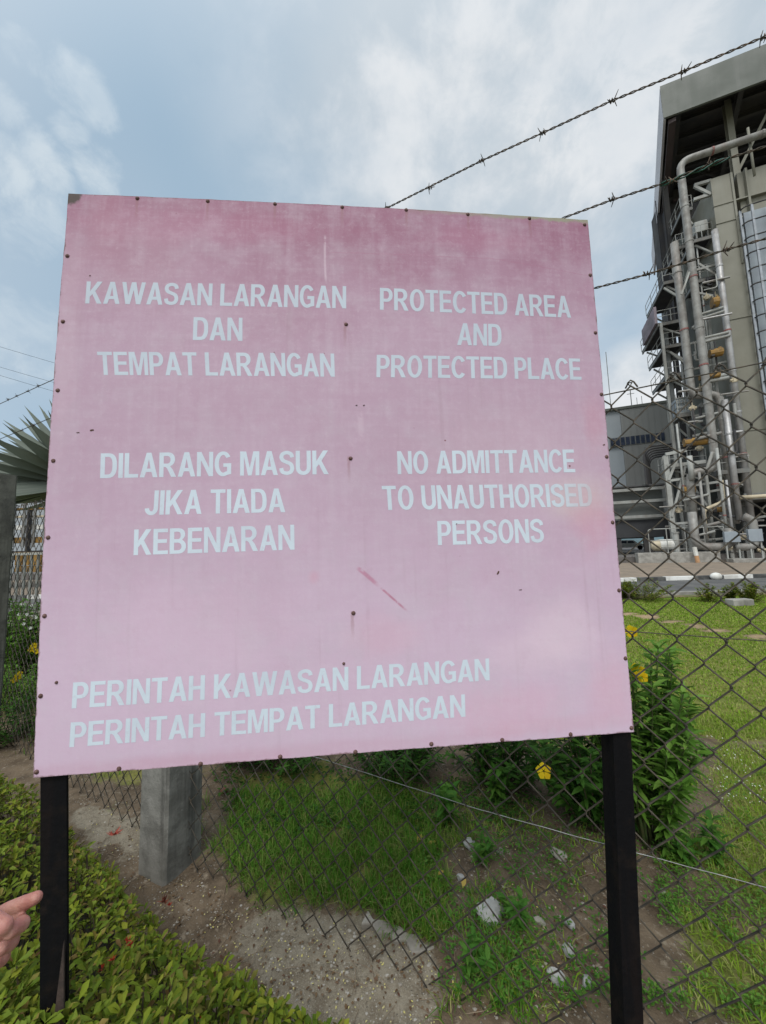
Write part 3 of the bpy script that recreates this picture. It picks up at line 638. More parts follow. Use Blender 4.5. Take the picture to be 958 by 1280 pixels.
barbed([(265, 530), (744, 360), (809, 343), (908, 312), (958, 298), (1060, 270)], [(809, 342), (908, 312)], PF)
barbed([(-60, 536), (0, 505), (66, 475), (265, 372)], [(10, 499), (21, 495), (35, 489), (48, 482)], PL)
barbed([(-60, 572), (0, 549), (60, 524), (265, 455)], [(28, 538), (42, 532)], PL)
# green plastic twist on the second strand
gw = MB(); A = fpx(826, 231); B = fpx(912, 197); twist(gw, A, B, .0022, .09, .005); gw.build('plastic_tie', mat('dark green plastic', (.02, .10, .075), (.015, .06, .05), 30, .5, .1), fence, smooth=True)
# straining wires
def wire(pix, r, m, wob=0.0):
    mb = MB(); pts = []
    for (a, b) in zip(pix[:-1], pix[1:]):
        A = pp(*a, FB0, fn); B = pp(*b, FB0, fn)
        for i in range(12): pts.append(A+(B-A)*i/12+np.array([0, 0, wob*math.sin(len(pts)*1.3)])+fn*.004)
    pts.append(B); mb.tube(pts, r, 5); mb.build('straining_wire', m, fence, smooth=True)
wire([(300, 577), (757, 494), (958, 453), (1050, 434)], .0022, M['meshwire'])
wire([(240, 903), (410, 950), (600, 1011), (770, 1058), (958, 1108), (1050, 1133)], .0013, M['galv'], .0006)
wire([(300, 737), (700, 783), (785, 789), (958, 801), (1050, 807)], .0016, M['meshwire'], .0004)
# concrete footing under the mesh
#PART2
# ================================================================== POWER PLANT on the right
av = -ray(-700, 722); av[2] = 0; av = unit(av); bv = np.array([-av[1], av[0], 0])
OB = dp(938, 615, 28.0); OB[2] = 0
def W3(u, v, z): return OB+av*u+bv*v+np.array([0, 0, z])
def LP(x, y, v): p = pp(x, y, OB+bv*v, bv); return float((p-OB).dot(av)), float(p[2])
AX = np.stack([av, bv, SUPZ])
def bx(mb, u0, u1, v0, v1, z0, z1): return mb.box(W3((u0+u1)/2, (v0+v1)/2, (z0+z1)/2), abs(u1-u0), abs(v1-v0), abs(z1-z0), AX)
M['casing'] = mat('beige steel cladding', (.215, .21, .17), (.17, .165, .13), .25, .6, .1, 3, streak=((.17, .15, .11), 1.2, .35))
M['fascia'] = mat('grey green roof cladding', (.125, .135, .118), (.105, .115, .10), .2, .6, .05, 3, streak=((.2, .2, .19), .8, .3))
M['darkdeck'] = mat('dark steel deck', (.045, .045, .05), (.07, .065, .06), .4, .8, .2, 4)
M['steel'] = mat('grey painted steel', (.20, .21, .205), (.13, .13, .12), .9, .6, .1, 8, streak=((.16, .10, .06), 3, .35))
M['darksteel'] = mat('dark weathered steel', (.10, .10, .105), (.06, .06, .06), .8, .7, .1, 8); M['redband2'] = mat('purple brown steel', (.09, .065, .065), (.06, .045, .045), .8, .7, .1, 8)
M['palesteel'] = mat('pale painted steel', (.36, .37, .35), (.25, .25, .23), .8, .6, .1, 8, streak=((.22, .16, .11), 3, .35))
M['lag'] = mat('aluminium lagging', (.42, .42, .42), (.30, .29, .28), 1.5, .45, .15, 12, metal=.35, streak=((.22, .18, .14), 3, .4))
M['brownlag'] = mat('weathered pipe lagging', (.27, .268, .25), (.18, .17, .155), 1.5, .55, .2, 12, metal=.15, streak=((.2, .14, .11), 3, .4))
M['bluegrey'] = mat('blue grey cladding', (.28, .32, .35), (.23, .26, .29), .6, .5, .1, 4)
M['yellow'] = mat('yellow paint', (.27, .15, .03), (.15, .09, .03), 2.5, .6, .1)
M['greywall'] = mat('grey wall cladding', (.23, .235, .225), (.20, .20, .19), .15, .7, .05, 2, streak=((.2, .2, .19), .7, .3))
M['palewall'] = mat('pale wall cladding', (.33, .36, .38), (.29, .32, .34), .15, .7, .05, 2)
M['glass'] = mat('dark glass', (.02, .03, .05), (.05, .06, .09), .8, .15, 0)
M['white'] = mat('white paint', (.68, .68, .64), (.52, .51, .46), 2, .6, .1)
M['cream'] = mat('cream paint', (.52, .45, .32), (.42, .36, .25), 2, .6, .1)
def T(name, label, cat, u=0, v=0, z=0, group=None):
    return tag(empty(name, W3(u, v, z)), label, cat, group)
# --- boiler casing
zb = LP(938, 617, 0)[1]; zt = LP(888, 224, 0)[1]; uc = LP(927, 300, 0)[0]
casing = T('boiler_casing', 'tall beige clad boiler casing with panel seams rising above the pipework', 'boiler casing')
m = MB(); bx(m, 0, uc, 0, 9, zb, zt); m.build('corner_pillar', M['casing'], casing)
m = MB(); bx(m, uc+.35, 16, .25, 9, zb, zt-.02); bx(m, uc+.002, uc+.35, 1.0, 8.9, zb, zt-.02); m.build('wall', M['casing'], casing)
ul = LP(887, 480, 4)[0]
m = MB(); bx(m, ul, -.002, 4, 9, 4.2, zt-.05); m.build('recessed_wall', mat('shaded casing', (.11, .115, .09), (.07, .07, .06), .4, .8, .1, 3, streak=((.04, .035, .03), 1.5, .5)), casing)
for yy in (256, 279, 399, 540):
    z = LP(900 if yy < 300 else 915, yy, 0)[1]; m = MB(); bx(m, -.02, 16, -.06, .3, z-.05, z+.05); m.build('seam_rib', M['casing'], casing)
for ux in (LP(918, 250, 0)[0], LP(937, 250, 0)[0]):
    m = MB(); bx(m, ux-.07, ux+.07, -.09, .24, LP(925, 330, 0)[1], zt-.03); m.build('stiffener', M['casing'], casing)
m = MB(); bx(m, -.6, 16, -.5, 6, zb-.5, zb-.02); m.build('base_ledge', M['steel'], casing)
for k in range(5):
    m = MB(); bx(m, -.4+k*2.6, -.1+k*2.6, .6, .9, 0, zb-.51); m.build('leg', M['steel'], casing)
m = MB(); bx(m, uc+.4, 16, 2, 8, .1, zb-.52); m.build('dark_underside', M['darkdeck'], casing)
# --- caged ladder beside the pillar
lad = T('caged_screen', 'blue grey caged screen of curved hoops on the beige boiler wall', 'ladder cage', uc+1, -.6, 8)
u0 = LP(926, 268, -.5)[0]; z1 = LP(930, 262, -.5)[1]; z0 = LP(950, 640, -.5)[1]
m = MB(); bx(m, u0+.35, u0+5, -.12, .1, z0, z1); m.build('back_panel', M['bluegrey'], lad)
for du in (.0, .55, 1.75, 3.1, 4.6):
    m = MB(); vv = -.45 if du == 0 else -.85; bx(m, u0+du-.07, u0+du+.07, vv-.06, vv+.06, z0, z1+(.5 if du > 1 else 0)); m.build('rail', mat('rail paint', (.33, .36, .40), (.26, .28, .3), 2, .5, .1) if 'rail' not in M else M['rail'], lad); M['rail'] = bpy.data.materials['rail paint']
k = 0; z = z1
while z > z0:
    p = fillet([W3(u0+.5, -.06, z), W3(u0, -.1, z), W3(u0+.05, -.8, z), W3(u0+.9, -.92, z), W3(u0+5, -.92, z)], .5, 4)
    MB().tube(p, .055, 5).build('hoop', M['darkdeck'], lad, smooth=True); z -= 1.27
# --- canopy roof
C0 = W3(LP(825, 108, -1)[0], -1, 0); zr1 = LP(825, 108, -1)[1]; zr0 = LP(831, 147, -1)[1]
ed = ray(797, 683); ed[2] = 0; ed = unit(ed)
def RF(u, t, z): p = C0+av*u+ed*t; return np.array([p[0], p[1], z])
LE = 22.5
roof = tag(empty('canopy_roof', C0+np.array([0, 0, zr0])), 'overhanging canopy roof with deep grey fascia high above the boiler', 'roof')
MB().prism([RF(0, 0, zr0), RF(30, 0, zr0), RF(30, .18, zr0), RF(.18, .18, zr0)], (0, 0, zr1-zr0)).build('front_fascia', M['fascia'], roof)
MB().prism([RF(0, .183, zr0), RF(.18, .183, zr0), RF(.18, LE, zr0), RF(0, LE, zr0)], (0, 0, zr1-zr0)).build('side_fascia', mat('pale fascia', (.55, .54, .57), (.48, .47, .5), .3, .6, .05), roof)
MB().prism([RF(.19, .19, zr1-.7), RF(30, .19, zr1-.7), RF(30, LE, zr1-.7), RF(.19, LE, zr1-.7)], (0, 0, .5)).build('deck', M['darkdeck'], roof)
for k in range(12):
    MB().ibeam(RF(.2, 1.2+k*1.75, zr1-1.0), RF(30, 1.2+k*1.75, zr1-1.0), .3, .5).build('purlin', M['darkdeck'], roof)
for k in range(6):
    MB().ibeam(RF(1.2+k*4.2, .3, zr1-1.75), RF(1.2+k*4.2, LE-.2, zr1-1.75), .35, .8).build('rafter', M['darkdeck'], roof)
uq = LP(915, 180, 1.5)[0]
for uu in (uq, uq+7): m = MB(); m.ibeam(W3(uu, 1.5, zt-.1), W3(uu, 1.5, zr1-1.2), .45, .45); m.build('column', M['casing'], roof)
MB().beam(W3(uq+.2, 1.5, zt+1.2), W3(uq+3.6, 1.5, zr1-1.4), .2).build('brace', M['casing'], roof)
MB().beam(W3(uq+6.8, 1.5, zt+1.2), W3(uq+3.6, 1.5, zr1-1.4), .2).build('brace', M['casing'], roof)
ut = LP(851, 330, 5)[0]
for vv, uu in ((5.5, ut-.4), (10, ut+.4)): MB().ibeam(W3(uu, vv, .1), W3(uu, vv, zr1-1.2), .4, .4).build('column', M['darkdeck'], roof)
MB().beam(RF(.6, .3, zr0-.2), RF(.6, LE, zr0-.2), .5, .35).build('edge_beam', mat('red brown steel', (.07, .05, .05), (.05, .04, .04), .5, .7, .1), roof)
# dense dark steelwork below the deck (rear hung ducts)
m = MB(); bx(m, .5, 16, 6, 9, zt+.05, zt+3.0); m.build('upper_duct', M['darkdeck'], roof)
ud0 = LP(843, 205, 13)[0]; m = MB(); bx(m, ud0, -.3, 9.2, 13, LP(850, 395, 8.5)[1], zr1-1.4); m.build('hung_duct', M['darkdeck'], roof)
for k in range(7):
    z = LP(860, 215+k*27, 8.5)[1]; m = MB(); m.beam(W3(ud0-.6, 8.9, z), W3(.5, 8.9, z), .22, .3); m.build('hung_beam', M['redband2' if k % 3 == 1 else 'darksteel'], roof)
    if k < 6: m = MB(); m.beam(W3(ud0+(k % 2)*2.2, 8.7, z), W3(ud0+2.2-(k % 2)*2.2, 8.7, z-1.6), .14); m.build('hung_brace', M['darksteel'], roof)
# --- platforms with railings
def platform(label, u0, u1, v0, v1, z, rail=True, brk=True, slab=None):
    t = T('access_platform', label, 'platform', (u0+u1)/2, v0, z, 'access platforms on the boiler')
    m = MB(); bx(m, u0, u1, v0, v1, z-.08, z); m.build('grating', slab or M['darkdeck'], t)
    m = MB(); m.beam(W3(u0, v0, z-.2), W3(u1, v0, z-.2), .1, .26); m.beam(W3(u0+.06, v0+.06, z-.2), W3(u0+.06, v1, z-.2), .1, .26); m.beam(W3(u1-.06, v0+.06, z-.2), W3(u1-.06, v1, z-.2), .1, .26)
    m.build('edge_frame', M['steel'], t)
    if rail:
        m = MB(); L = u1-u0; k = max(2, int(L/1.1))
        for h in (.55, 1.1): m.tube([W3(u0, v1, z+h), W3(u0, v0, z+h), W3(u1, v0, z+h)], .028, 5)
        for i in range(k+1): m.tube([W3(u0+L*i/k, v0, z), W3(u0+L*i/k, v0, z+1.1)], .028, 5)
        for i in range(1, 4): m.tube([W3(u0, v0+(v1-v0)*i/3, z), W3(u0, v0+(v1-v0)*i/3, z+1.1)], .028, 5)
        m.build('railing', M['palesteel'], t)
    if brk:
        m = MB(); m.beam(W3(u0+.3, v0+.3, z-.35), W3(u1, v0+.3, z-1.5), .12); m.beam(W3(u0+.3, v1-.4, z-.35), W3(u1, v1-.4, z-1.5), .12); m.build('bracket', M['palesteel'], t)
    return t
for i, (x0, x1, yy, v0, v1, lab) in enumerate((
    (851, 866, 262, 2.5, 6.0, 'highest platform in the dark under the canopy roof'), (846, 862, 308, 2.5, 6.0, 'dark platform under the canopy roof behind the tall pipe top'),
    (829, 856, 352, 3.0, 8.5, 'topmost outer platform just under the end of the canopy roof'),
    (822, 858, 404, 2.2, 7.5, 'widest dark platform jutting out left of the two tall pipes'),
    (829, 856, 432, 2.4, 7.0, 'platform with dark underside below the widest one'),
    (832, 860, 468, 2.4, 6.5, 'lowest outer platform with white railing against the sky'))):
    ua, z = LP(x0, yy, v0); ub, _ = LP(x1, yy, v0); platform(lab, ua, ub, v0, v1, z)
for x0, x1, yy, v0, v1, lab in ((864, 893, 300, .6, 3.6, 'small platform carrying a grey fan box beside the casing'),
    (868, 905, 350, .8, 3.4, 'slim platform between tall pipe and beige casing'),
    (848, 868, 517, .6, 3.0, 'platform beside the square cage above the yellow hoist'),
    (838, 884, 582, .6, 3.6, 'long lower platform above the pipe rack'),
    (898, 938, 588, -.6, 1.5, 'low platform around the pipes beside the foot of the casing')):
    ua, z = LP(x0, yy, v0); ub, _ = LP(x1, yy, v0); platform(lab, ua, ub, v0, v1, z, slab=M['steel'] if yy > 500 else None)
# canopy sheet at the outer edge of the widest platform
u_, z_ = LP(819, 404, 2.0); m = MB()
for k in range(10): bx(m, u_, u_+.2, 2.0+k*.4, 2.41+k*.4-.008, z_-.05, z_+1.5+.02*(k % 2))
tag(m.build('wind_screen', mat('purple grey sheet', (.24, .2, .23), (.15, .13, .14), 1, .7, .2), loc=W3(u_, 2, z_)), 'corrugated wind screen sheet hung along the outer platform edge', 'screen')
# fan box
u_, z_ = LP(879, 296, .9); t = T('fan_box', 'small pale fan box standing on the high platform near the casing', 'machine', u_, 1.4, z_)
m = MB(); bx(m, u_-.45, u_+.45, .9, 1.9, z_+.55, z_+1.5); m.build('housing', M['palesteel'], t, bevel=.05)
m = MB()
for q in (-.38, .38):
    for w in (1.0, 1.8): bx(m, u_+q-.05, u_+q+.05, w-.05, w+.05, z_, z_+.549)
m.build('stand', M['steel'], t)
# square instrument cage (px 848-863, 497-515)
u_, z_ = LP(849, 515, .5); u2_, z2_ = LP(863, 494, .5); t = T('instrument_cage', 'square blue grey barred cage beside the tall pipes above the mesh top', 'cage', u_, .5, z_)
m = MB(); bx(m, u_, u2_, .9, 2.0, z_, z2_); m.build('enclosure', M['bluegrey'], t)
m = MB()
for k in range(5): uu = u_+(u2_-u_)*k/4; bx(m, uu-.025, uu+.025, .84, .89, z_-.1, z2_+.2)
for k in range(4): zz = z_+(z2_-z_)*k/3; bx(m, u_-.03, u2_+.03, .78, .835, zz-.025, zz+.025)
m.build('bars', M['palesteel'], t)
# --- pipes
def pipe(label, pix, rpx, v, m, joints=4, snap=True, group='pipes on the boiler'):
    P = []; pu = None
    for (x, y) in pix:
        u, z = LP(x, y, v)
        P.append([u, z])
    if snap:
        for i in range(1, len(P)):
            du, dz = P[i][0]-P[i-1][0], P[i][1]-P[i-1][1]
            if abs(dz) > 3.5*abs(du): P[i][0] = P[i-1][0]
            elif abs(du) > 3.5*abs(dz): P[i][1] = P[i-1][1]
    pts = [W3(u, v, z) for u, z in P]; r = rpx/FPX*28.5
    t = tag(empty('process_pipe', pts[-1]), label, 'pipe', group)
    MB().tube(fillet(pts, r*3, 5), r, 12).build('pipe_run', m, t, smooth=True)
    for i in range(len(pts)-1):
        L = np.linalg.norm(pts[i+1]-pts[i]); nj = int(L/3.2)
        for k in range(nj):
            c = pts[i]+(pts[i+1]-pts[i])*(k+.7)/(nj+.4); d = unit(pts[i+1]-pts[i])
            MB().tube([c-d*.06, c+d*.06], r*1.12, 12).build('flange' , M['redband'] if (k+i) % 3 == 1 else m, t, smooth=False)
    return t
M['redband'] = mat('dull red band', (.24, .09, .08), (.18, .1, .09), 2, .6, .1)
pipe('long grey pipe running under the roof, then down the full height', [(1000, 152), (849, 197), (849.5, 230), (866, 379), (885, 588), (862, 596), (864, 650)], 4.4, -1.0, M['brownlag'])
pipe('tall brown grey pipe left of the full height one, bending right low down', [(843, 304), (852, 379), (867.5, 496), (899, 490), (911, 655)], 4.6, -.4, M['brownlag'])
pipe('pale white pipe hugging the left edge of the beige casing', [(893.5, 288), (905, 379), (928, 660)], 3.6, -.35, M['lag'])
pipe('grey pipe with red bands just left of the pale white pipe', [(906, 500), (919, 650)], 3.4, -.8, M['lag'])
pipe('short dark grey pipe beside the foot of the casing', [(927, 560), (932, 612)], 4.2, .1, M['brownlag'])
pipe('upper looped pipe pair between tall pipe and casing', [(904, 384), (876, 393), (876.5, 398), (905, 389)], 1.6, -.6, M['palesteel'], snap=False)
pipe('middle looped pipe pair between tall pipe and casing', [(911, 415), (878, 423), (878.5, 428), (913, 419)], 1.6, -.6, M['palesteel'], snap=False)
pipe('lowest looped pipe level with the mesh top', [(908, 468), (880, 474), (880, 478), (911, 472)], 2.4, -.6, M['palesteel'], snap=False)
pipe('fat grey pipe bending along the ground in front of the plinth end', [(865, 640), (868, 684), (914, 686), (917, 660)], 4.6, -2.2, M['brownlag'])
pipe('fat brown pipe elbow low down at the right edge', [(920, 684), (945, 684), (943, 650), (930, 645)], 4.2, -2.6, M['brownlag'])
pipe('thin cream pipe with a slanted run near the yellow valve', [(884, 675), (882, 637), (905, 627), (906, 600)], 2.0, -1.4, M['cream'])
pipe('thin pale pipe standing between the two low elbows', [(893, 680), (891, 590), (891, 565)], 1.8, -1.2, M['palesteel'])
pipe('slim pipe on the front of the casing top with a dark end', [(935, 160), (935.5, 222)], 1.4, -.7, M['casing'])
pipe('vertical pale pipe at the left of the lower pipe rack', [(862, 570), (864, 600)], 3.0, -1.3, M['palesteel'])
pipe('horizontal pipe lying along the ledge under the casing', [(925, 622), (990, 612)], 2.4, -1.0, M['cream'])
pipe('slender riser pipe right of the long full height pipe', [(878, 395), (903, 600)], 1.3, .4, M['palesteel'])
pipe('slender riser pipe nearest the recessed wall', [(889, 330), (914, 560)], 1.2, 2.2, M['steel'])
for i, (x0, y0, x1, y1, r, v, mm, lab) in enumerate(((870, 300, 893, 520, .9, 1.0, 'palesteel', 'hair thin riser left of the pale white pipe at mid height'), (896, 560, 905, 680, 1.6, -1.6, 'palesteel', 'thin pale riser rising from the right end of the plinth'), (874, 590, 883, 690, 1.5, -1.7, 'brownlag', 'thin brown riser behind the orange and white marker post'),
    (908, 600, 916, 690, 1.3, -1.8, 'lag', 'thin bright riser between the two panel boxes and the plinth'), (846, 530, 858, 640, 1.2, -.9, 'palesteel', 'thin riser at the left corner of the pipe rack'), (886, 505, 903, 650, 2.0, .6, 'lag', 'silver riser seen between the two banded pipes'), (922, 520, 935, 615, 1.5, -.2, 'brownlag', 'thin brown drain pipe on the beige casing edge'), (852, 455, 862, 560, 1.4, 1.4, 'steel', 'dark riser behind the square cage'))):
    pipe(lab, [(x0, y0), (x1, y1)], r, v, M[mm])
for k, (x, y) in enumerate(((880, 520), (884, 545), (868, 622), (890, 655), (876, 668))):
    pipe(('first', 'second', 'third', 'fourth', 'fifth')[k]+' short cross pipe from the top, spanning the rack between the risers', [(x-14, y+4), (x+18, y-4)], 1.5+.5*(k % 2), -.9-.2*k, M[('palesteel', 'brownlag')[k % 2]], snap=False)
# --- yellow hoists and valves
for x, y, w, h, lab in ((895, 441, 1.0, 1.0, 'orange yellow valve actuator between the looped pipes'), (894, 378, .5, 1.2, 'small yellow hoist body hanging high beside the casing'), (887, 470, 1.6, .7, 'flat yellow chain hoist just above the mesh top'),
     (870, 552, 1.9, 1.0, 'largest yellow hoist under the square cage'), (861, 612, .9, 1.1, 'yellow valve wheel at the top of a slanted brace'), (898, 637, 1.0, .6, 'yellow valve near the cream pipe low down')):
    u, z = LP(x, y, -.7); t = T('yellow_hoist', lab, 'hoist', u, -.7, z)
    m = MB(); m.tube([W3(u-w*.4, -.7, z), W3(u+w*.4, -.7, z)], h*.32, 10); m.build('drum', M['yellow'], t, smooth=False)
    w *= .75; h *= .7; m = MB(); bx(m, u-w*.5, u-w*.2, -.95, -.45, z-h*.45, z+h*.4); m.build('end_housing', M['darkdeck'], t, bevel=.03); m = MB(); bx(m, u+w*.15, u+w*.42, -.92, -.42, z-h*.3, z+h*.5); m.build('gearbox', M['yellow'], t, bevel=.03)
    m = MB(); m.tube([W3(u, -.7, z+h*.3), W3(u, -.7, z+h*.3+.7)], .05, 6); m.build('hook_rod', M['darkdeck'], t)
# --- pipe rack: lower steel frame
rack = T('pipe_rack', 'grey steel frame of columns, beams and braces carrying the lower pipework', 'steel frame', -4, 0, 0)
def col(x, y, v, w=.22, m='palesteel', zt_=None): u, z = LP(x, y, v); mb = MB(); mb.ibeam(W3(u, v, .1), W3(u, v, zt_ or z), w, w, .03); mb.build('column', M[m], rack); return u
cl = [col(831.5, 570, -.5, .32), col(838, 600, 2.0, .22, 'steel'), col(826, 404, 2.2, .2, 'palesteel'), col(831, 404, 3.2, .26, 'steel'), col(856, 600, .5, .2), col(876, 560, 1.2, .22, 'steel'), col(899, 560, .9, .22), col(906, 420, 1.5, .16, 'palesteel'), col(886, 400, 1.6, .16, 'palesteel'), col(914, 480, .9, .16)]
def bm_(x0, y0, x1, y1, v, w=.2, m='palesteel', nm='beam'): a = LP(x0, y0, v); b2 = LP(x1, y1, v); mb = MB(); mb.beam(W3(a[0], v, a[1]), W3(b2[0], v, b2[1]), w, w*1.2); mb.build(nm, M[m], rack)
for q in ((832, 568, 858, 563, -.6, .2), (834, 583, 882, 577, -.6, .22), (836, 601, 865, 597, -.6, .16), (860, 608, 900, 602, -.6, .14), (838, 655, 878, 652, -.6, .14), (850, 680, 912, 672, -.6, .14),
          (866, 545, 905, 536, .4, .14), (868, 520, 910, 511, .4, .14), (862, 430, 905, 420, .4, .14), (866, 462, 908, 452, .4, .12), (862, 340, 903, 329, .4, .14), (866, 365, 903, 372, .4, .12), (846, 640, 920, 630, .4, .14), (872, 660, 958, 645, .4, .14), (884, 615, 935, 606, .2, .14), (868, 232, 889, 226, .3, .2), (867, 250, 889, 243, .3, .2)): bm_(*q)
for q in ((857, 583, 840, 646, -.7, .12), (846, 575, 836, 600, -.7, .14), (862, 340, 852, 368, -1.1, .1), (866, 322, 856, 352, .2, .1), (874, 330, 905, 350, .4, .12), (868, 610, 884, 632, .2, .12), (895, 655, 915, 672, -.6, .12), (868, 233, 889, 243, .2, .16), (838, 440, 858, 455, 2.3, .12), (838, 465, 850, 478, 2.3, .12), (830, 360, 850, 372, 2.3, .12)): bm_(*q, nm='brace')
# trim boxes, valves and small runs that make the thicket of fittings
r2 = random.Random(5)
for k in range(85):
    x = r2.uniform(842, 955); y = r2.uniform(630, 690) if k < 45 else r2.uniform(330, 625); v = r2.uniform(-1.2, 1.2); u, z = LP(min(max(x, 866 if y < 560 else x), 918 if y > 450 else 895) if y < 620 else x, y, v); L = r2.uniform(.5, 2.0); mb = MB()
    if k % 3 == 0: mb.tube(fillet([W3(u, v, z), W3(u, v, max(.1, z-L)), W3(u+r2.uniform(-1, 1), v, max(.1, z-L))], .2, 3), r2.uniform(.04, .11), 7)
    elif k % 3 == 1: mb.tube([W3(u-L*.5, v, z), W3(u+L*.5, v, z)], r2.uniform(.04, .1), 7)
    else:
        mb.tube([W3(u, v, z-.18), W3(u, v, z+.18)], .16, 8); mb.tube([W3(u-.25, v, z), W3(u+.25, v, z)], .11, 8); mb.tube([W3(u, v, z+.18), W3(u, v, z+.45)], .03, 5)
    mb.build('pipe_fitting', M[('palesteel', 'brownlag', 'steel', 'darkdeck', 'lag', 'cream')[k % 6 if k % 6 != 5 or k % 2 else 1]], rack)
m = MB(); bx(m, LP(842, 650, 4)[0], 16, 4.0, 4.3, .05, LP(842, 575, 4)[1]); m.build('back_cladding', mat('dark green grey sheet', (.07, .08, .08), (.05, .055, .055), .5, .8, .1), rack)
# cabinets
for x0, x1, y0, y1, lab in ((907, 925, 664, 678, 'flat grey panel box on legs, left of two by the low elbows'), (937, 953, 661, 677, 'flat grey panel box at the right edge by the low elbow')):
    ua, za = LP(x0, y1, -2.9); ub, zb_ = LP(x1, y0, -2.9); t = T('panel_box', lab, 'cabinet', ua, -2.9, 0)
    m = MB(); bx(m, ua, ub, -2.9, -2.6, za, zb_); m.build('cabinet', M['bluegrey'], t, bevel=.02)
    m = MB(); bx(m, ua+.05, ua+.13, -2.8, -2.7, 0, za-.002); bx(m, ub-.13, ub-.05, -2.8, -2.7, 0, za-.002); m.build('legs', M['palesteel'], t)
# white tank
ua, za = LP(814, 683, -1); ub, _ = LP(846, 683, -1); t = T('horizontal_tank', 'white horizontal tank with a cream end lying behind the concrete plinth', 'tank', ua, -1, .6)
MB().tube([W3(ua+.55, -1, za+.1), W3(ub, -1, za+.1)], .42, 16).build('shell', M['white'], t, smooth=False)
m = MB(); m.tube([W3(ua, -1, za+.05), W3(ua+.15, -1, za+.05), W3(ua+.54, -1, za+.05)], .4, 16, radii=[.22, .38, .46]); m.build('end_cap', M['cream'], t, smooth=False)
m = MB(); bx(m, ua+.7, ua+.9, -1.3, -.7, .1, za-.25); bx(m, ub-.4, ub-.2, -1.3, -.7, .1, za-.25); m.build('saddle', M['steel'], t)
for du in (0, .62):
    u, z = LP(846+du*10, 680, -1.3); m = MB(); m.tube([W3(u+du, -1.3, .1), W3(u+du, -1.3, 2.2)], .19, 12); m.tube([W3(u+du, -1.3, 2.2), W3(u+du, -1.3, 2.32)], .24, 12)
    tag(m.build('gas_cylinder', M['palesteel'], loc=W3(u+du, -1.3, .1)), 'upright pale grey cylinder '+('nearest' if du == 0 else 'second from')+' the end of the white tank', 'cylinder', 'upright cylinders by the tank')
ua, _ = LP(800, 700, -3); ub, _ = LP(905, 700, -3)
m = MB(); bx(m, ua, ub, -2.6, -1.6, -.1, .80)
tag(m.build('concrete_plinth', M['concrete_plain'], bevel=.03, loc=W3(ua, -2, 0)), 'stained low concrete plinth wall along the gravel edge', 'plinth')
m = MB(); bx(m, ub+.3, ub+8, -3.6, -2.4, 0.03, .3); tag(m.build('concrete_slab', M['concrete_plain'], bevel=.03, loc=W3(ub, -3, 0)), 'low flat concrete slab at the right end of the plinth', 'slab')
hr = T('handrail', 'thin grey handrail in front of the white tank', 'handrail', ua, -1.7, .8); m = MB(); z9 = LP(830, 661, -1.7)[1]
m.tube(fillet([W3(ua+1.0, -1.7, .81), W3(ua+1.0, -1.7, z9), W3(ua+5.6, -1.7, z9)], .2, 4), .035, 6); m.tube([W3(ua+1.0, -1.7, (z9+.8)/2), W3(ua+5.6, -1.7, (z9+.8)/2)], .03, 6); m.build('rail', M['palesteel'], hr)
m = MB()
for k in range(1, 5): m.tube([W3(ua+1+k*1.15, -1.7, .81), W3(ua+1+k*1.15, -1.7, z9)], .035, 6)
m.build('upright', M['palesteel'], hr)
mk = T('marker_post', 'short white and orange marker post leaning by the plinth', 'post', LP(872, 706, -3)[0], -3, 0)
p = W3(LP(873, 706, -3)[0], -3, .05); m = MB(); m.tube([p, p+np.array([-.06, 0, .5])], .13, 8); m.build('base', mat('dull orange', (.5, .28, .14), (.4, .25, .15), 3), mk)
m = MB(); m.tube([p+np.array([-.06, 0, .502]), p+np.array([-.13, 0, 1.1])], .13, 8); m.build('upper', M['white'], mk)
# --- conveyor bridge building with a drive-through
br = T('bridge_building', 'low service bridge with dark underside, pale rails and a drive-through opening', 'building', -9, 6, 0)
vb = 5.0
ul_ = LP(640, 640, vb)[0]; ur_ = LP(839, 640, vb)[0]
zc0 = LP(790, 672, vb)[1]; zc1 = LP(790, 650, vb)[1]
m = MB(); bx(m, ul_, ur_-.3, vb, vb+10, zc0, zc1); m.build('dark_floor', mat('dark cladding', (.045, .047, .05), (.035, .035, .037), .3, .8, .1), br)
for yy in (646, 627, 612):
    z = LP(800, yy, vb)[1]; m = MB(); bx(m, ul_, ur_, vb-.35, vb-.05, z-.13, z+.13); m.build('beam', M['palesteel'], br)
m = MB(); bx(m, ul_, ur_-.4, vb+.4, vb+.6, zc1+.01, LP(790, 612, vb)[1]); m.build('inner_wall', mat('mid grey sheet', (.14, .15, .14), (.10, .105, .10), .4, .8, .1), br)
zd = LP(790, 609, vb)[1]; m = MB()
for k in range(24): bx(m, ul_, ur_-.2, vb-.3+k*.42, vb-.02+k*.42, zd, zd+.12+.7*k/24)
m.build('roof', mat('ribbed dark roof', (.10, .10, .10), (.07, .07, .07), .4, .7, .1), br)
for x in (700, 775, 809, 816, 836):
    u, _ = LP(x, 680, vb); m = MB(); bx(m, u-.18, u+.18, vb+.1, vb+.5, .02, zc0-.002); m.build('support', M['darkdeck'], br)
# bowed pipes on its roof
for k in range(6):
    ua, za = LP(808+k*3.2, 600, vb-1); ub, zb2 = LP(850, 565+k*1.5, vb-1); mb = MB()
    mb.tube(fillet([W3(ua, vb-1+k*.5, za-.4), W3(ua, vb-1+k*.5, zb2+.8), W3(ub+1.4, vb-1+k*.5, zb2+.8)], .9, 6), .09, 7)
    tag(mb.build('bent_conduit', M['darkdeck'], loc=W3(ua, vb-1, za)), 'dark bent conduit arching over the service bridge roof', 'conduit', 'bent conduits over the bridge roof')
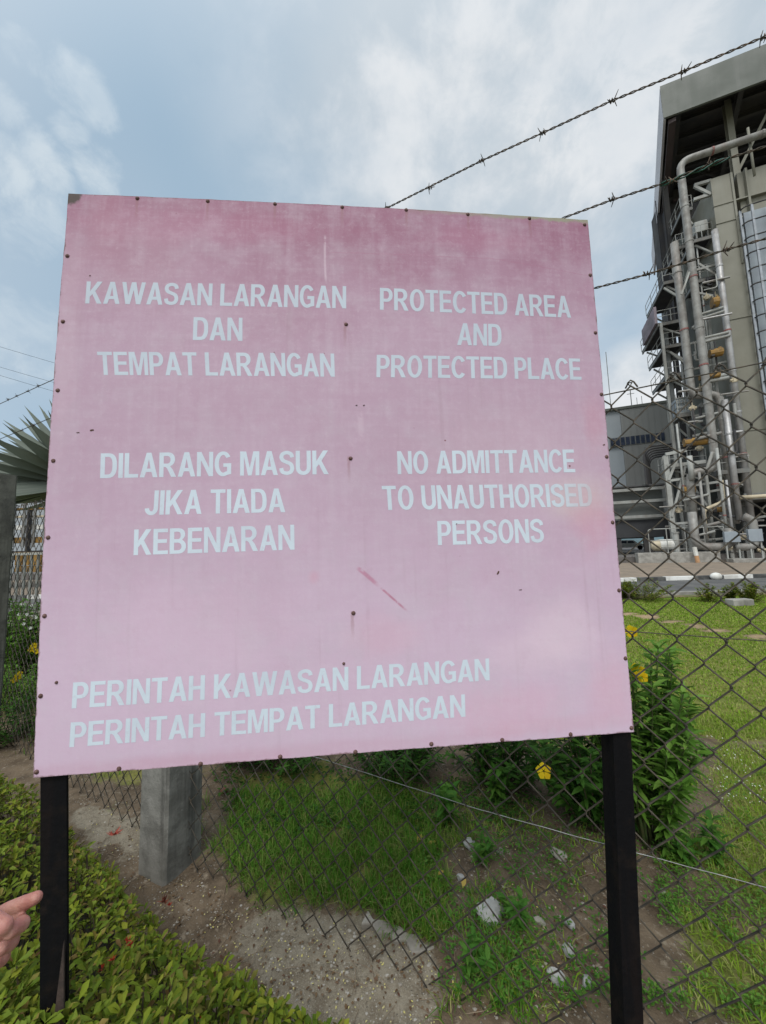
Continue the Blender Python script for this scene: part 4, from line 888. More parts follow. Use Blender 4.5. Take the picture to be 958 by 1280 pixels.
# --- grey turbine hall behind
vh = 24.0; th = T('turbine_hall', 'grey clad hall with a strip of dark windows behind the pipework', 'building', -14, vh, 0)
ua, zt2 = LP(775, 512, vh); ul2 = LP(640, 512, vh)[0]; ur2 = LP(905, 500, vh)[0]; z0h = LP(790, 666, vh)[1]
m = MB(); bx(m, ua, ur2, vh, vh+6, z0h, zt2); m.build('wall', M['greywall'], th)
m = MB(); bx(m, ul2, ua-.003, vh+.3, vh+6, z0h, zt2); m.build('pale_wall', M['palewall'], th)
m = MB(); bx(m, ul2-.2, ur2+.2, vh-.15, vh+6.2, zt2+.003, zt2+.35); m.build('parapet', M['fascia'], th)
for k in range(11):
    x = 763.5+k*6.3; u, z = LP(x, 553-(x-763)*.105, vh); u1, _ = LP(x+5.1, 553, vh); zz = LP(790, 550.5, vh)[1]
    f_ = MB(); bx(f_, u-.06, u1+.06, vh-.09, vh+.31, zz-.62, zz+.62); f_ = f_.build('window', M['steel'], th); m = MB(); bx(m, u, u1, vh-.12, vh-.092, zz-.56, zz+.56); m.build('pane', M['glass'], f_)
for k in range(16):
    u = ua+(ur2-ua)*k/16; m = MB(); bx(m, u+.3, u+.36, vh-.04, vh-.001, z0h, zt2); m.build('panel_joint', M['greywall'], th)
for k in range(5):
    u = ul2+.5+k*(ur2-ul2-1)/4
    if not (774 < proj(W3(u, vh, 1))[0] < 808): m = MB(); bx(m, u-.3, u+.3, vh+.5, vh+1.1, .02, z0h-.002); m.build('column', M['darkdeck'], th)
for x, yt, yb_, r, lab, arms in ((788, 488, 512, .06, 'thin mast with a crossarm on the grey hall roof', 1), (757.5, 440, 514, .05, 'tallest hair-thin mast beside the sign edge', 0), (796, 497, 511, .035, 'short bare whip aerial, left of two on the hall roof', 0), (802, 495, 510, .035, 'short bare whip aerial, right of two on the hall roof', 0)):
    u, z1_ = LP(x, yt, vh+1); t = T('antenna_mast', lab, 'mast', u, vh+1, zt2+.35, 'masts on the hall roof'); MB().tube([W3(u, vh+1, zt2+.35), W3(u, vh+1, z1_)], r, 6).build('pole', M['steel'], t)
    if arms: MB().tube([W3(u-.45, vh+1, z1_-.5), W3(u+.45, vh+1, z1_-.5)], .04, 5).build('crossarm', M['steel'], t)
u, z1_ = LP(842, 486, 14); t = T('lattice_frame', 'pale lattice frame standing up behind the square cage', 'frame', u, 14, 10); m = MB()
for du in (-.7, 0, .7): m.tube([W3(u+du, 14, zt2-8), W3(u+du, 14, z1_-abs(du))], .05, 5)
for k in range(6): m.tube([W3(u-.7, 14, z1_-1-k*.8), W3(u+.7, 14, z1_-.6-k*.8)], .04, 5)
m.build('bars', M['palesteel'], t)
# --- car seen through the opening
cp = dp(788, 690, 58.0); cp[2] = .5; car = tag(empty('parked_car', cp), 'white car seen through the drive-through opening', 'car')
ca = unit(np.array([cp[0], cp[1], 0])); cr = np.array([ca[1], -ca[0], 0]); A3 = np.stack([cr, ca, SUPZ])
def cb(pts, w0, w1): return [cp+cr*x+ca*w0+SUPZ*z for x, z in pts], ca*(w1-w0)
pr = [(-2.1, .35), (2.1, .35), (2.15, .75), (1.5, .95), (-1.9, 1.0), (-2.15, .8)]
P, e = cb(pr, -.85, .85); MB().prism(P, e).build('body', M['white'], car, bevel=.06)
P, e = cb([(-1.7, .98), (1.1, .95), (.55, 1.48), (-1.2, 1.5)], -.75, .75); MB().prism(P, e).build('cabin', M['white'], car, bevel=.05)
for xa, xb in ((-1.35, -.35), (-.25, .7)):
    P, e = cb([(xa, 1.02), (xb, 1.02), (xb-.25 if xa > -1 else xb, 1.4), (xa+.12, 1.4)], -.77, -.755); MB().prism(P, e).build('side_window', M['glass'], car)
for x in (-1.35, 1.3):
    for w in (-.86, .68):
        c = cp+cr*x+ca*w+SUPZ*.33; MB().tube([c, c+ca*.2], .33, 14).build('wheel', M['blackpaint'], car)

# ================================================================== LEFT BACKGROUND
sh = tag(empty('storage_shed', dp(34, 690, 20)), 'yellow and white banded shed with a dark post, seen past the concrete post', 'shed')
def sbox(x0, x1, y0, y1, D, m, nm, dd=.3): a = dp(x0, y1, D); b2 = dp(x1, y0, D); MB().box(((a[0]+b2[0])/2, D+dd/2, (a[2]+b2[2])/2), abs(b2[0]-a[0]), dd, abs(b2[2]-a[2])).build(nm, M[m], sh)
z0_ = dp(34, 618, 20)[2]
a = dp(-150, 640, 20); b2 = dp(170, 640, 20)
MB().prism([(a[0], 19.7, z0_-.25), (b2[0], 19.7, z0_+.45), (b2[0], 26, z0_+1.2), (a[0], 26, z0_+.5)], (0, 0, .12)).build('roof', mat('ribbed grey roof', (.24, .27, .29), (.17, .19, .2), 1, .6, .3, 6), sh)
for (y0, y1, mm, nm) in ((624, 632.5, 'palesteel', 'louvre'), (633, 640, 'yellow', 'yellow_band'), (640.5, 652, 'cream', 'panel'), (652.5, 667, 'white', 'panel'), (667.5, 684, 'yellow', 'yellow_band')):
    sbox(-150, 170, y0, y1, 20.3, mm, nm)
sbox(-150, 170, 684.5, 705, 20.5, 'darkdeck', 'base_wall')
for x in (-60, 33, 90): sbox(x-3, x+3, 637, 700, 20.0, 'darkdeck', 'post', .25)
for x in np.arange(-140, 170, 13.0): sbox(x, x+.9, 624, 684, 20.2, 'steel', 'mullion', .06)
for x, y in ((26, 699), (37, 699), (49, 699)):
    c = dp(x, y, 18.0); m = MB(); m.tube([c-np.array([0, 0, .28]), c+np.array([0, 0, .28])], .2, 12); m.tube([c+np.array([0, 0, .301]), c+np.array([0, 0, .34])], .21, 12); m.tube([c+np.array([0, 0, -.6]), c+np.array([0, 0, -.301])], .19, 12)
    tag(m.build('yellow_drum', M['yellow'], loc=c-np.array([0, 0, .6])), 'yellow drum behind the grey bar fence, '+{26: 'nearest the concrete post', 37: 'middle of three', 49: 'nearest the sign edge'}[x], 'drum', 'yellow drums')
pf = tag(empty('bar_fence', dp(34, 745, 9)), 'low grey vertical bar fence behind the white flowered shrub', 'fence'); D = 9.0; zt3 = dp(34, 686, D)[2]
for x in np.arange(-14, 14, 2.0):
    pass
m = MB()
for k in range(40):
    x = -13.2+k*.16; m.box((x, D, (zt3-.1)/2), .05, .03, zt3-.1)
m.build('bars', M['steel'], pf)
m = MB(); m.box((-10.1, D-.03, zt3-.12), 6.6, .03, .06); m.box((-10.1, D-.03, .3), 6.6, .03, .06); m.build('rails', M['palesteel'], pf)
wl = dp(30, 598, 34); hs = tag(empty('distant_house', dp(30, 690, 34)), 'far pale building with a dull red stripe under the palm leaves', 'building')
m = MB(); m.box((wl[0], 36, (wl[2]+.3)/2), 22, 4, wl[2]+.3); m.build('wall', M['palewall'], hs)
m = MB(); m.box((wl[0], 35.9, wl[2]+.55), 22.4, 4.4, .45); m.build('roof_edge', M['steel'], hs)
for k in range(6):
    m = MB(); m.box((wl[0]-8+k*3.2, 33.97, wl[2]-.4), .9, .04, .8); m.build('shutter', M['redband'], hs)
for k, (y0, y1) in enumerate(((428, 449), (455, 470), (464, 484))):
    A = dp(-160, y0-45, 60); B = dp(420, y1+95, 75); mb = MB(); mb.tube([A+(B-A)*i/20-np.array([0, 0, 1.2*4*(i/20)*(1-i/20)]) for i in range(21)], .025, 5)
    tag(mb.build('overhead_cable', M['blackpaint'], loc=A), ('highest', 'middle', 'lowest')[k]+' thin overhead cable crossing the sky left of the sign', 'cable', 'overhead cables')

# ================================================================== VEGETATION
def leaves(mb_name, pos, axis, nrm, ln, wd, m, parent=None, loc=None, fold=.25, curl=.15, shape='oval'):
    pos = np.asarray(pos); n = len(pos); ax = axis/np.linalg.norm(axis, axis=1, keepdims=True); nr = nrm-ax*np.sum(nrm*ax, 1, keepdims=True); nr /= np.linalg.norm(nr, axis=1, keepdims=True)+1e-9
    sd = np.cross(ax, nr); L = np.broadcast_to(np.asarray(ln, float), (n,))[:, None]; Wd = np.broadcast_to(np.asarray(wd, float), (n,))[:, None]
    t = {'oval': ((.28, .78), (.66, .88)), 'lance': ((.25, .8), (.6, .75)), 'obov': ((.35, .6), (.74, 1.0))}[shape]
    V = np.zeros((n, 8, 3))
    def pt(f, s, lift): return pos+ax*L*f+sd*Wd*.5*s+nr*(lift*Wd-curl*L*f*f)
    V[:, 0] = pt(0, 0, 0); V[:, 1] = pt(t[0][0], t[0][1], fold*t[0][1]); V[:, 2] = pt(t[1][0], t[1][1], fold*t[1][1]); V[:, 3] = pt(1, 0, 0)
    V[:, 4] = pt(t[1][0], -t[1][1], fold*t[1][1]); V[:, 5] = pt(t[0][0], -t[0][1], fold*t[0][1]); V[:, 6] = pt(t[0][0], 0, 0); V[:, 7] = pt(t[1][0], 0, 0)
    fc = [(0, 6, 1), (6, 7, 2, 1), (7, 3, 2), (0, 5, 6), (5, 4, 7, 6), (4, 3, 7)]
    F = [tuple(i*8+q for q in f) for i in range(n) for f in fc]
    mb = MB(); mb.v = [V.reshape(-1, 3)]; mb.f = F; mb.n = n*8
    return mb.build(mb_name, m, parent, smooth=True, loc=loc)
def rnd_unit(n):
    v = rng.normal(size=(n, 3)); return v/np.linalg.norm(v, axis=1, keepdims=True)
M['hedge'] = leafmat('hedge leaf', [(0.056, 0.1003, 0.0092), (0.1345, 0.1947, 0.0153), (0.213, 0.2655, 0.0215), (0.2802, 0.295, 0.0307), (0.1569, 0.2242, 0.0185), (0.2915, 0.2006, 0.0614), (0.0897, 0.1475, 0.0122), (0.2242, 0.2832, 0.0384), (0.1121, 0.177, 0.0153), (0.1906, 0.0944, 0.046)], .42, .22)
M['bush'] = leafmat('bush leaf', [(0.0732, 0.1708, 0.0244), (0.122, 0.2562, 0.0305), (0.1708, 0.3294, 0.0549), (0.0854, 0.1952, 0.0244), (0.2318, 0.3782, 0.0732)], .4, .3)
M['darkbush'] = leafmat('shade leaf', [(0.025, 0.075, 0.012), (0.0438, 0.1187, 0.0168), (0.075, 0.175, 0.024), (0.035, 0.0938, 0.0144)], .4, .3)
M['weed'] = leafmat('weed leaf', [(0.055, 0.165, 0.022), (0.088, 0.22, 0.033), (0.143, 0.275, 0.044)], .45, .35)
M['stem'] = mat('woody stem', (.10, .075, .045), (.06, .05, .03), 30, .8, .2, 80)
M['greenstem'] = mat('green stem', (.07, .12, .03), (.08, .08, .03), 30, .7, .1, 80)
M['petal'] = leafmat('yellow petal', [(.75, .52, .01), (.80, .60, .02), (.70, .45, .01)], .5, .3)
M['redfl'] = leafmat('red petal', [(.45, .05, .03), (.55, .09, .05), (.35, .04, .03)], .5, .3)
M['whitefl'] = leafmat('white petal', [(.75, .76, .70), (.65, .68, .6)], .5, .3)
# ---- clipped hedge
HB = [gp(x, y, .30) for x, y in ((-420, 880), (-150, 915), (0, 955), (68, 992), (118, 1044), (172, 1093), (226, 1148), (316, 1210), (465, 1278), (600, 1345))]
HP = [(p[0], p[1]) for p in HB]+[(.55, .62), (-.3, .5), (-3.6, .5), (-6.5, 2.2)]
def dist_edge(x, y):
    d = np.full(np.shape(x), 9.)
    for i in range(len(HB)-1):
        a = np.array(HP[i]); b2 = np.array(HP[i+1]); e = b2-a; t = np.clip(((x-a[0])*e[0]+(y-a[1])*e[1])/e.dot(e), 0, 1); d = np.minimum(d, np.hypot(x-a[0]-t*e[0], y-a[1]-t*e[1]))
    return d
hx = []; N_ = 90000
X = rng.uniform(-4.8, .6, N_); Y = rng.uniform(.5, 3.2, N_); keep = inpoly(X, Y, HP) & (rng.random(N_) < np.clip(1.5/(np.hypot(X, Y)), .35, 1)); X, Y = X[keep], Y[keep]
de = dist_edge(X, Y); bump = (fbm(X, Y, 5, 21)-.5)*.13+(fbm(X, Y, 14, 22)-.5)*.07
H = (.37+.14*np.clip((de-.1)/.35, 0, 1)+bump+.09*((X < -.45) & (Y < 1.05)))*np.clip(.5+de/.12*.5, 0, 1)
depth = rng.random(len(X))**2*.16; Z = H-depth; gap = fbm(X, Y, 11, 31) > .40
sel = gap | (rng.random(len(X)) < .35); X, Y, Z, de = X[sel], Y[sel], Z[sel], de[sel]
nt = min(len(X), 11000); X, Y, Z, de = X[:nt], Y[:nt], Z[:nt], de[:nt]
tips = np.stack([X, Y, Z], -1); print('hedge tips', nt)
cnt = 5; pos = np.repeat(tips, cnt, 0); n = len(pos); az = rng.uniform(0, 6.28, n); el = rng.uniform(-.35, 1.25, n)
axis = np.stack([np.cos(az)*np.cos(el), np.sin(az)*np.cos(el), np.sin(el)], -1)+.12*rnd_unit(n); up = np.tile([0, 0, 1.], (n, 1))-axis*.3+.5*rnd_unit(n)
pos = pos+rnd_unit(n)*.008; ln = rng.uniform(.016, .037, n)
hedge = tag(empty('hedge', gp(60, 1180, 0)), 'low clipped green hedge with small glossy leaves in the near left corner', 'hedge')
leaves('foliage', pos, axis, up, ln, ln*rng.uniform(.38, .5, n), M['hedge'], hedge, shape='obov')
mb = MB()
for i in range(0, nt, 4):
    p = tips[i]; b0 = p*np.array([1, 1, 0])+np.array([rng.normal(0, .05), rng.normal(0, .05), 0]); mb.tube([b0, (b0+p)/2+rng.normal(0, .012, 3), p], .002, 3, cap=False)
mb.build('twigs', M['stem'], hedge)
gx = np.linspace(-4.8, .6, 109); gy = np.linspace(.5, 3.2, 55); XX, YY = np.meshgrid(gx, gy); mb = MB(); dd = dist_edge(XX, YY); ins = inpoly(XX, YY, HP); ZZ = np.where(ins, np.clip(dd/.25, 0, 1)*.13+.02, -.08)
mb.add(np.stack([XX, YY, ZZ], -1), [(j*109+i, j*109+i+1, (j+1)*109+i+1, (j+1)*109+i) for j in range(54) for i in range(108)]).build('leaf_litter', mat('hedge litter', (.035, .03, .018), (.02, .025, .01), 40, .95, .8, 60), hedge)
def blossom(px, py, z, parent, m, k=24, r=.03, spiky=True):
    c = gp(px, py, z); az = rng.uniform(0, 6.28, k); el = rng.uniform(.1, 1.4, k); ax = np.stack([np.cos(az)*np.cos(el), np.sin(az)*np.cos(el), np.sin(el)], -1)
    leaves('flower', np.tile(c, (k, 1)), ax, rnd_unit(k), rng.uniform(r*.7, r*1.2, k), r*.28, m, parent, shape='lance')
coral = leafmat('coral petal', [(.55, .16, .12), (.48, .10, .08)], .5, .3)
blossom(143, 1044, .40, hedge, coral, 14, .032); dm = leafmat('dead bloom', [(.16, .05, .035), (.22, .08, .05)], .6, .2); blossom(205, 1128, .40, hedge, dm, 20, .022)
for x, y in ((160, 1176), (141, 1200), (128, 1211), (250, 1277), (163, 1182), (212, 1132)): blossom(x, y, .50 if x < 200 else .43, hedge, M['redfl'], 12, .012)
# ---- flowering bush beyond the fence and its neighbours
def shrub(name, label, base, stems, hgt, spread, lf, wd, m, smat, per=16, flowers=(), fm=None, group=None, lean=(0, 0), cat='shrub', gz=None, shape='lance', up0=.25):
    base = np.asarray(base, float); t = tag(empty(name, base), label, cat, group); P = []; A = []; mb = MB()
    for s in range(stems):
        az = rng.uniform(0, 6.28); r = spread*math.sqrt(rng.random()); top = base+np.array([math.cos(az)*r+lean[0], math.sin(az)*r+lean[1], hgt*rng.uniform(.55, 1.0)*(1-.35*(r/spread)**2)]); b0 = base+np.array([math.cos(az)*r*.25, math.sin(az)*r*.25, -.03])
        mid = (b0+top)/2+np.array([rng.normal(0, .04*spread), rng.normal(0, .04*spread), .10*hgt]); pts = [(1-q)**2*b0+2*q*(1-q)*mid+q*q*top for q in np.linspace(0, 1, 7)]; mb.tube(pts, .005, 5, radii=np.linspace(.007, .002, 7)*max(.4, hgt))
        for q in np.linspace(.22, 1, per):
            p = (1-q)**2*b0+2*q*(1-q)*mid+q*q*top; nl = 3; a0 = rng.uniform(0, 6.28)
            for j in range(nl):
                a = a0+j*6.28/nl+rng.normal(0, .3); e = rng.uniform(-.15, .7)+up0*(q > .85); P.append(p); A.append((math.cos(a)*math.cos(e), math.sin(a)*math.cos(e), math.sin(e)))
    P = np.array(P); A = np.array(A); n = len(P); mb.build('stems', smat, t, smooth=True)
    sz = rng.uniform(.65, 1.1, n); leaves('foliage', P, A, np.tile([0, 0, 1.], (n, 1))+.3*rnd_unit(n), lf*sz, wd*sz*rng.uniform(.85, 1.15, n), m, t, curl=.25, shape=shape)
    for c, r in flowers: flower(c, r, t, fm or M['petal'])
    return t
def flower(c, r, parent, m):
    c = np.asarray(c); d = unit(CAM-c+rng.normal(0, .5, 3)); u = unit(np.cross(d, [0, 0, 1])); w = np.cross(u, d); P = []; A = []; Nn = []
    for k in range(5):
        a = k*1.2566+rng.random()*.2; v = math.cos(a)*u+math.sin(a)*w; P.append(c+v*r*.08); A.append(v+d*.35); Nn.append(d-v*.3)
    leaves('flower', np.array(P), np.array(A), np.array(Nn), r, r*.95, m, parent, curl=.25, fold=.1, shape='obov')
b1 = gp(812, 1050, 0); D1 = b1[1]
shrub('flowering_bush', 'leafy green bush with yellow trumpet flowers behind the right post', b1, 42, 1.32, .33, .09, .030, M['bush'], M['greenstem'], 18, [(dp(789, 789, D1-.1), .032), (dp(797, 838, D1-.2), .036), (dp(803, 846, D1-.22), .026)], lean=(-.08, -.05))
b2_ = gp(745, 1030, 0)
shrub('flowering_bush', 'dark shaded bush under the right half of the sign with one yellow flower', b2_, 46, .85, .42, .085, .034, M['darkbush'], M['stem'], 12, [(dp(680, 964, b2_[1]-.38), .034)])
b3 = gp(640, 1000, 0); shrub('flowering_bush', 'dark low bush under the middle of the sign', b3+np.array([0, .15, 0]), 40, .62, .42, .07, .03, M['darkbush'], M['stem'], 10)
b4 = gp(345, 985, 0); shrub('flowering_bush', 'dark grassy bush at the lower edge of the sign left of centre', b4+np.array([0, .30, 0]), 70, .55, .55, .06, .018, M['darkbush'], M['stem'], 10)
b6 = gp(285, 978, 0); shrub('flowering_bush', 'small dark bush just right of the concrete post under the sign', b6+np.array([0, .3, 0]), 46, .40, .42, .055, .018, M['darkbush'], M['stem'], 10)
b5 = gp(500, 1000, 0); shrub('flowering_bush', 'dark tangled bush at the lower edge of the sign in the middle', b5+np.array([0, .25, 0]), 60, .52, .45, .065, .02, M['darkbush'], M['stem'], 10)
for (x, y, h, sp, st, lf, lab) in ((560, 1035, .24, .07, 5, .075, 'broad leaved weed with pale green top left of the pale rock'), (628, 1010, .26, .05, 4, .08, 'upright broad leaved weed beneath the sign right of its middle'), (603, 1090, .14, .06, 5, .05, 'small weed growing between the two pale rocks'),
     (838, 1000, .26, .03, 3, .075, 'tall thin weed with upright leaves right of the bush'), (895, 1075, .22, .05, 4, .07, 'bright green weed in the rough grass near the right edge'), (845, 1075, .16, .08, 6, .06, 'low weed clump at the foot of the flowering bush'), (880, 940, .12, .05, 4, .05, 'little weed on the bare tan strip'), (650, 1170, .12, .06, 5, .05, 'tiny weed right of the largest pale rock'), (590, 1230, .10, .07, 6, .045, 'seedling clump close to the concrete edge')):
    b = gp(x, y, 0); b[2] = float(ground_z(b[0], b[1])); shrub('weed', lab, b, st, h, sp, lf, lf*.45, M['weed'], M['greenstem'], 6, group='weeds along the fence', cat='weed')
# left side plants
bL1 = gp(22, 850, 0); shrub('flowering_bush', 'green shrub dotted with white flowers beside the left concrete post', gp(30, 845, 0), 90, 1.12, .62, .10, .045, M['bush'], M['stem'], 13, [(dp(x, y, 4.3), .016) for x, y in ((28, 755), (34, 768), (40, 757), (30, 780), (45, 772), (24, 768), (38, 785))], M['whitefl'], lean=(0, 0))
shrub('flowering_bush', 'low shrub with bright yellow flowers by the sign left edge', gp(34, 885, 0), 50, .55, .45, .06, .025, M['bush'], M['stem'], 10, [(dp(43, 807, 3.75), .028), (dp(46, 814, 3.75), .026), (dp(39, 812, 3.75), .024), (dp(22, 846, 3.7), .03), (dp(18, 850, 3.7), .026), (dp(25, 842, 3.7), .022)])
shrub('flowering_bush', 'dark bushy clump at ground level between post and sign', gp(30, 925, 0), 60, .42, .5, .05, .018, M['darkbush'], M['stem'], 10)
# roadside shrubs
for x, y, w, h, lab in ((803, 750, .75, .62, 'widest roadside shrub beside the sign edge'), (886, 752, .28, .52, 'small sparse roadside shrub in the middle of the verge'), (913, 750, .20, .40, 'smallest roadside shrub left of the right hand one'), (938, 753, .42, .62, 'rounded roadside shrub near the right edge'), (780, 748, .4, .5, 'roadside shrub half hidden by the sign edge')):
    b = gp(x, y, 0); shrub('roadside_shrub', lab, b, 44 if w > .3 else 18, h, w, .07, .035, M['hedge'], M['stem'], 12, group='shrubs along the road', shape='oval')
# ---- fan palm
pc = dp(108, 588, 5.6); palm = tag(empty('fan_palm', (pc[0], pc[1], 0)), 'grey green fan palm with stiff pointed leaves left of the sign', 'palm')
mb = MB(); zs = np.linspace(-.1, pc[2]-.25, 16); mb.tube([(pc[0]+.02*math.sin(z*3), pc[1]+.1, z) for z in zs], .15, 12, radii=[.19+.02*(i % 2)-.004*i for i in range(16)]); mb.build('trunk', mat('palm trunk', (.16, .13, .09), (.09, .075, .055), 6, .9, .8, 20), palm)
pmat = leafmat('palm leaf', [(.14, .165, .14), (.19, .215, .18), (.105, .13, .105), (.23, .25, .215)], .5, .2)
def fan(hub, mid_ang, half, R, nrm, k=22, tilt=0.0):
    nrm = unit(nrm); u = unit(np.cross([0, 0, 1], nrm)); w = np.cross(nrm, u); P = []; A = []; Ns = []; Ls = []
    for i in range(k):
        a = math.radians(mid_ang+half*(2*i/(k-1)-1)); v = u*math.cos(a)+w*math.sin(a)+nrm*tilt*.3+nrm*(.05 if i % 2 else -.05)
        P.append(hub); A.append(v); Ns.append(nrm+u*(.5 if i % 2 else -.5)); Ls.append(R*(.82+.18*math.cos(2.2*(i/(k-1)-.5)))*rng.uniform(.93, 1.04))
    leaves('leaf', np.array(P), np.array(A), np.array(Ns), np.array(Ls), R*2.1*math.radians(half)/k*1.15, pmat, palm, fold=.22, curl=.05, shape='oval')
tc_ = np.array([pc[0], pc[1], pc[2]-.15])
for (az, rise, plen, mid, half, R, nx, tl) in ((0, .0, .0, 140, 40, 1.55, (0.15, -1, .15), 0), (0, -.05, 0, 176, 34, 1.75, (.1, -.8, .6), .2), (0, .1, .1, 80, 40, 1.5, (-.1, -1, .2), 0), (0, 0, .1, 20, 50, 1.6, (-.2, -.9, .4), 0), (0, -.1, 0, 200, 30, 1.5, (.1, -.5, .9), .3)):
    fan(tc_+np.array([0, .06*az, rise]), mid, half, R, np.array(nx, float), 26, tl)
fan(tc_+np.array([-.1, .3, -.02]), 160, 60, 1.5, np.array([.3, -.4, -.9]), 22); fan(tc_+np.array([.1, .5, 0]), 60, 80, 1.5, np.array([-.2, -.9, -.4]), 24)
# ---- grass
def grass(name, label, X, Y, hmin, hmax, wid, m, lean=.5, kind='stuff'):
    n = len(X); Z = ground_z(X, Y)-.004; az = rng.uniform(0, 6.28, n); ln = rng.uniform(hmin, hmax, n); lz = rng.uniform(.1, lean, n); d = np.stack([np.cos(az), np.sin(az), np.zeros(n)], -1); s = np.stack([-np.sin(az), np.cos(az), np.zeros(n)], -1)*np.broadcast_to(np.asarray(wid, float), (n,))[:, None]*.5
    b = np.stack([X, Y, Z], -1); mid = b+d*(ln*lz*.35)[:, None]+np.stack([0*ln, 0*ln, ln*np.maximum(.3, .62-.16*lz)], -1); tip = b+d*(ln*np.minimum(lz, 1.2)*.95)[:, None]+np.stack([0*ln, 0*ln, ln*np.maximum(.12, 1-.52*lz)], -1)
    V = np.stack([b-s, b+s, mid+s*.8, mid-s*.8, tip], 1).reshape(-1, 3); F = []
    for i in range(n): q = i*5; F += [(q, q+1, q+2, q+3), (q+3, q+2, q+4)]
    mb = MB(); mb.v = [V]; mb.f = F; mb.n = n*5; o = mb.build(name, m, smooth=True); tag(o, label, 'grass', kind=kind); return o
M['grass'] = leafmat('grass blade', [(0.1189, 0.2266, 0.013), (0.1982, 0.3398, 0.0208), (0.2775, 0.4106, 0.0389), (0.3965, 0.3965, 0.1298), (0.1586, 0.2832, 0.0156), (0.4758, 0.4248, 0.1817)], .5, .3)
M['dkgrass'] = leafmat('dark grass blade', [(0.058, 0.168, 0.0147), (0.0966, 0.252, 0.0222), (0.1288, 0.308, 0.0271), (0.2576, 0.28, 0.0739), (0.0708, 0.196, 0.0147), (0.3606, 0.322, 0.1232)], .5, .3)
def scatter(n, x0, x1, y0, y1, thr):
    X = rng.uniform(x0, x1, n); Y = rng.uniform(y0, y1, n); s, t, b = layout(X, Y); k = (t*(.45+.9*fbm(X, Y, 4, 40)) > thr*rng.uniform(.4, 1.6, n)); k &= ~((side(X, Y) > .08) & (t < .5)); return X[k], Y[k]
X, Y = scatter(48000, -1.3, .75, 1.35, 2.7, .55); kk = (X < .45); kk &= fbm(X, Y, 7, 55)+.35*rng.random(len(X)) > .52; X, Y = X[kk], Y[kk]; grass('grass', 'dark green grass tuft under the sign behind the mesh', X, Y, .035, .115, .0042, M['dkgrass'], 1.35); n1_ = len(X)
X, Y = scatter(64000, .1, 4.5, .9, 3.6, .45); grass('rough_grass', 'rough grass and weeds beyond the mesh at lower right', X, Y, .025, .075, .0045, M['grass'], 1.6); n2_ = len(X)
X, Y = scatter(190000, .8, 14, 3.0, 10.9, .5); wd_ = .007+.0022*np.clip(Y-3, 0, 8); grass('lawn_grass', 'mown lawn between fence and road', X, Y, .02, .05, wd_, M['grass'], 1.5); n3_ = len(X)
X, Y = scatter(9000, -8, -1.4, 2.9, 6.5, .5); grass('verge_grass', 'grass beyond the fence left of the sign', X, Y, .04, .12, .008, M['dkgrass'], .8); print('blades', n1_, n2_, n3_, len(X))
def cover(name, lab, n, poly, size, m, thr):
    xs_ = [p[0] for p in poly]; ys_ = [p[1] for p in poly]; px = rng.uniform(min(xs_), max(xs_), n*5); py = rng.uniform(min(ys_), max(ys_), n*5); P = np.array([gp(a, b) for a, b in zip(px, py)]); k = inpoly(px, py, poly) & (fbm(P[:, 0], P[:, 1], 5, 77)+.2*rng.random(len(px)) > thr) & (side(P[:, 0], P[:, 1]) < 0); P = P[k][:n]; n = len(P)
    P[:, 2] = ground_z(P[:, 0], P[:, 1])+rng.uniform(.005, .05, n); az = rng.uniform(0, 6.28, n); A = np.stack([np.cos(az), np.sin(az), rng.uniform(-.1, .8, n)], -1)
    tag(leaves(name, P, A, np.tile([0, 0, 1.], (n, 1))+.4*rnd_unit(n), size*rng.uniform(.5, 1.3, n), size*.55*rng.uniform(.7, 1.2, n), m, shape='oval'), lab, 'ground cover', kind='stuff')
cover('ground_cover', 'low leafy weeds spreading over the bank beyond the mesh', 3800, [(430, 990), (770, 1000), (860, 1060), (870, 1280), (540, 1280), (560, 1180), (480, 1130)], .017, M['weed'], .62)
cover('ground_cover', 'low leafy weeds mixed into the rough grass at the right edge', 3000, [(835, 1000), (960, 960), (1000, 1280), (810, 1280)], .015, M['bush'], .58)
cover('ground_cover', 'dark creeping weeds under the lower edge of the sign', 2600, [(265, 965), (770, 945), (770, 1010), (540, 1060), (280, 1040)], .028, M['darkbush'], .52)
# ---- rocks, litter
M['rock'] = mat('pale rock', (.37, .37, .355), (.24, .24, .225), 14, .85, .5, 40)
M['rock2'] = mat('grey tan rock', (.32, .30, .26), (.22, .2, .17), 14, .9, .5, 40)
def rock(x, y, r, lab, m, fl=.7, seed=0):
    p = gp(x, y, 0); p[2] = float(ground_z(p[0], p[1])); bm = bmesh.new(); bmesh.ops.create_icosphere(bm, subdivisions=3, radius=1); rr = np.random.default_rng(seed); pl = [(unit(rr.normal(size=3)), rr.uniform(.55, .85)) for _ in range(11)]
    for v in bm.verts:
        q = np.array(v.co); k = 1.0
        for nn, dd in pl:
            dt = q.dot(nn)
            if dt > dd: q = q-nn*(dt-dd)
        q = q*(1+.05*rr.normal()); v.co = q*r*np.array([1.1, .9, fl])
    me = bpy.data.meshes.new('rock'); bm.to_mesh(me); bm.free(); me.materials.append(m); o = bpy.data.objects.new('rock', me); COL.objects.link(o); o.location = (p[0], p[1], p[2]+r*.3); o.rotation_euler.z = rr.uniform(0, 6); tag(o, lab, 'rock', 'loose rocks')
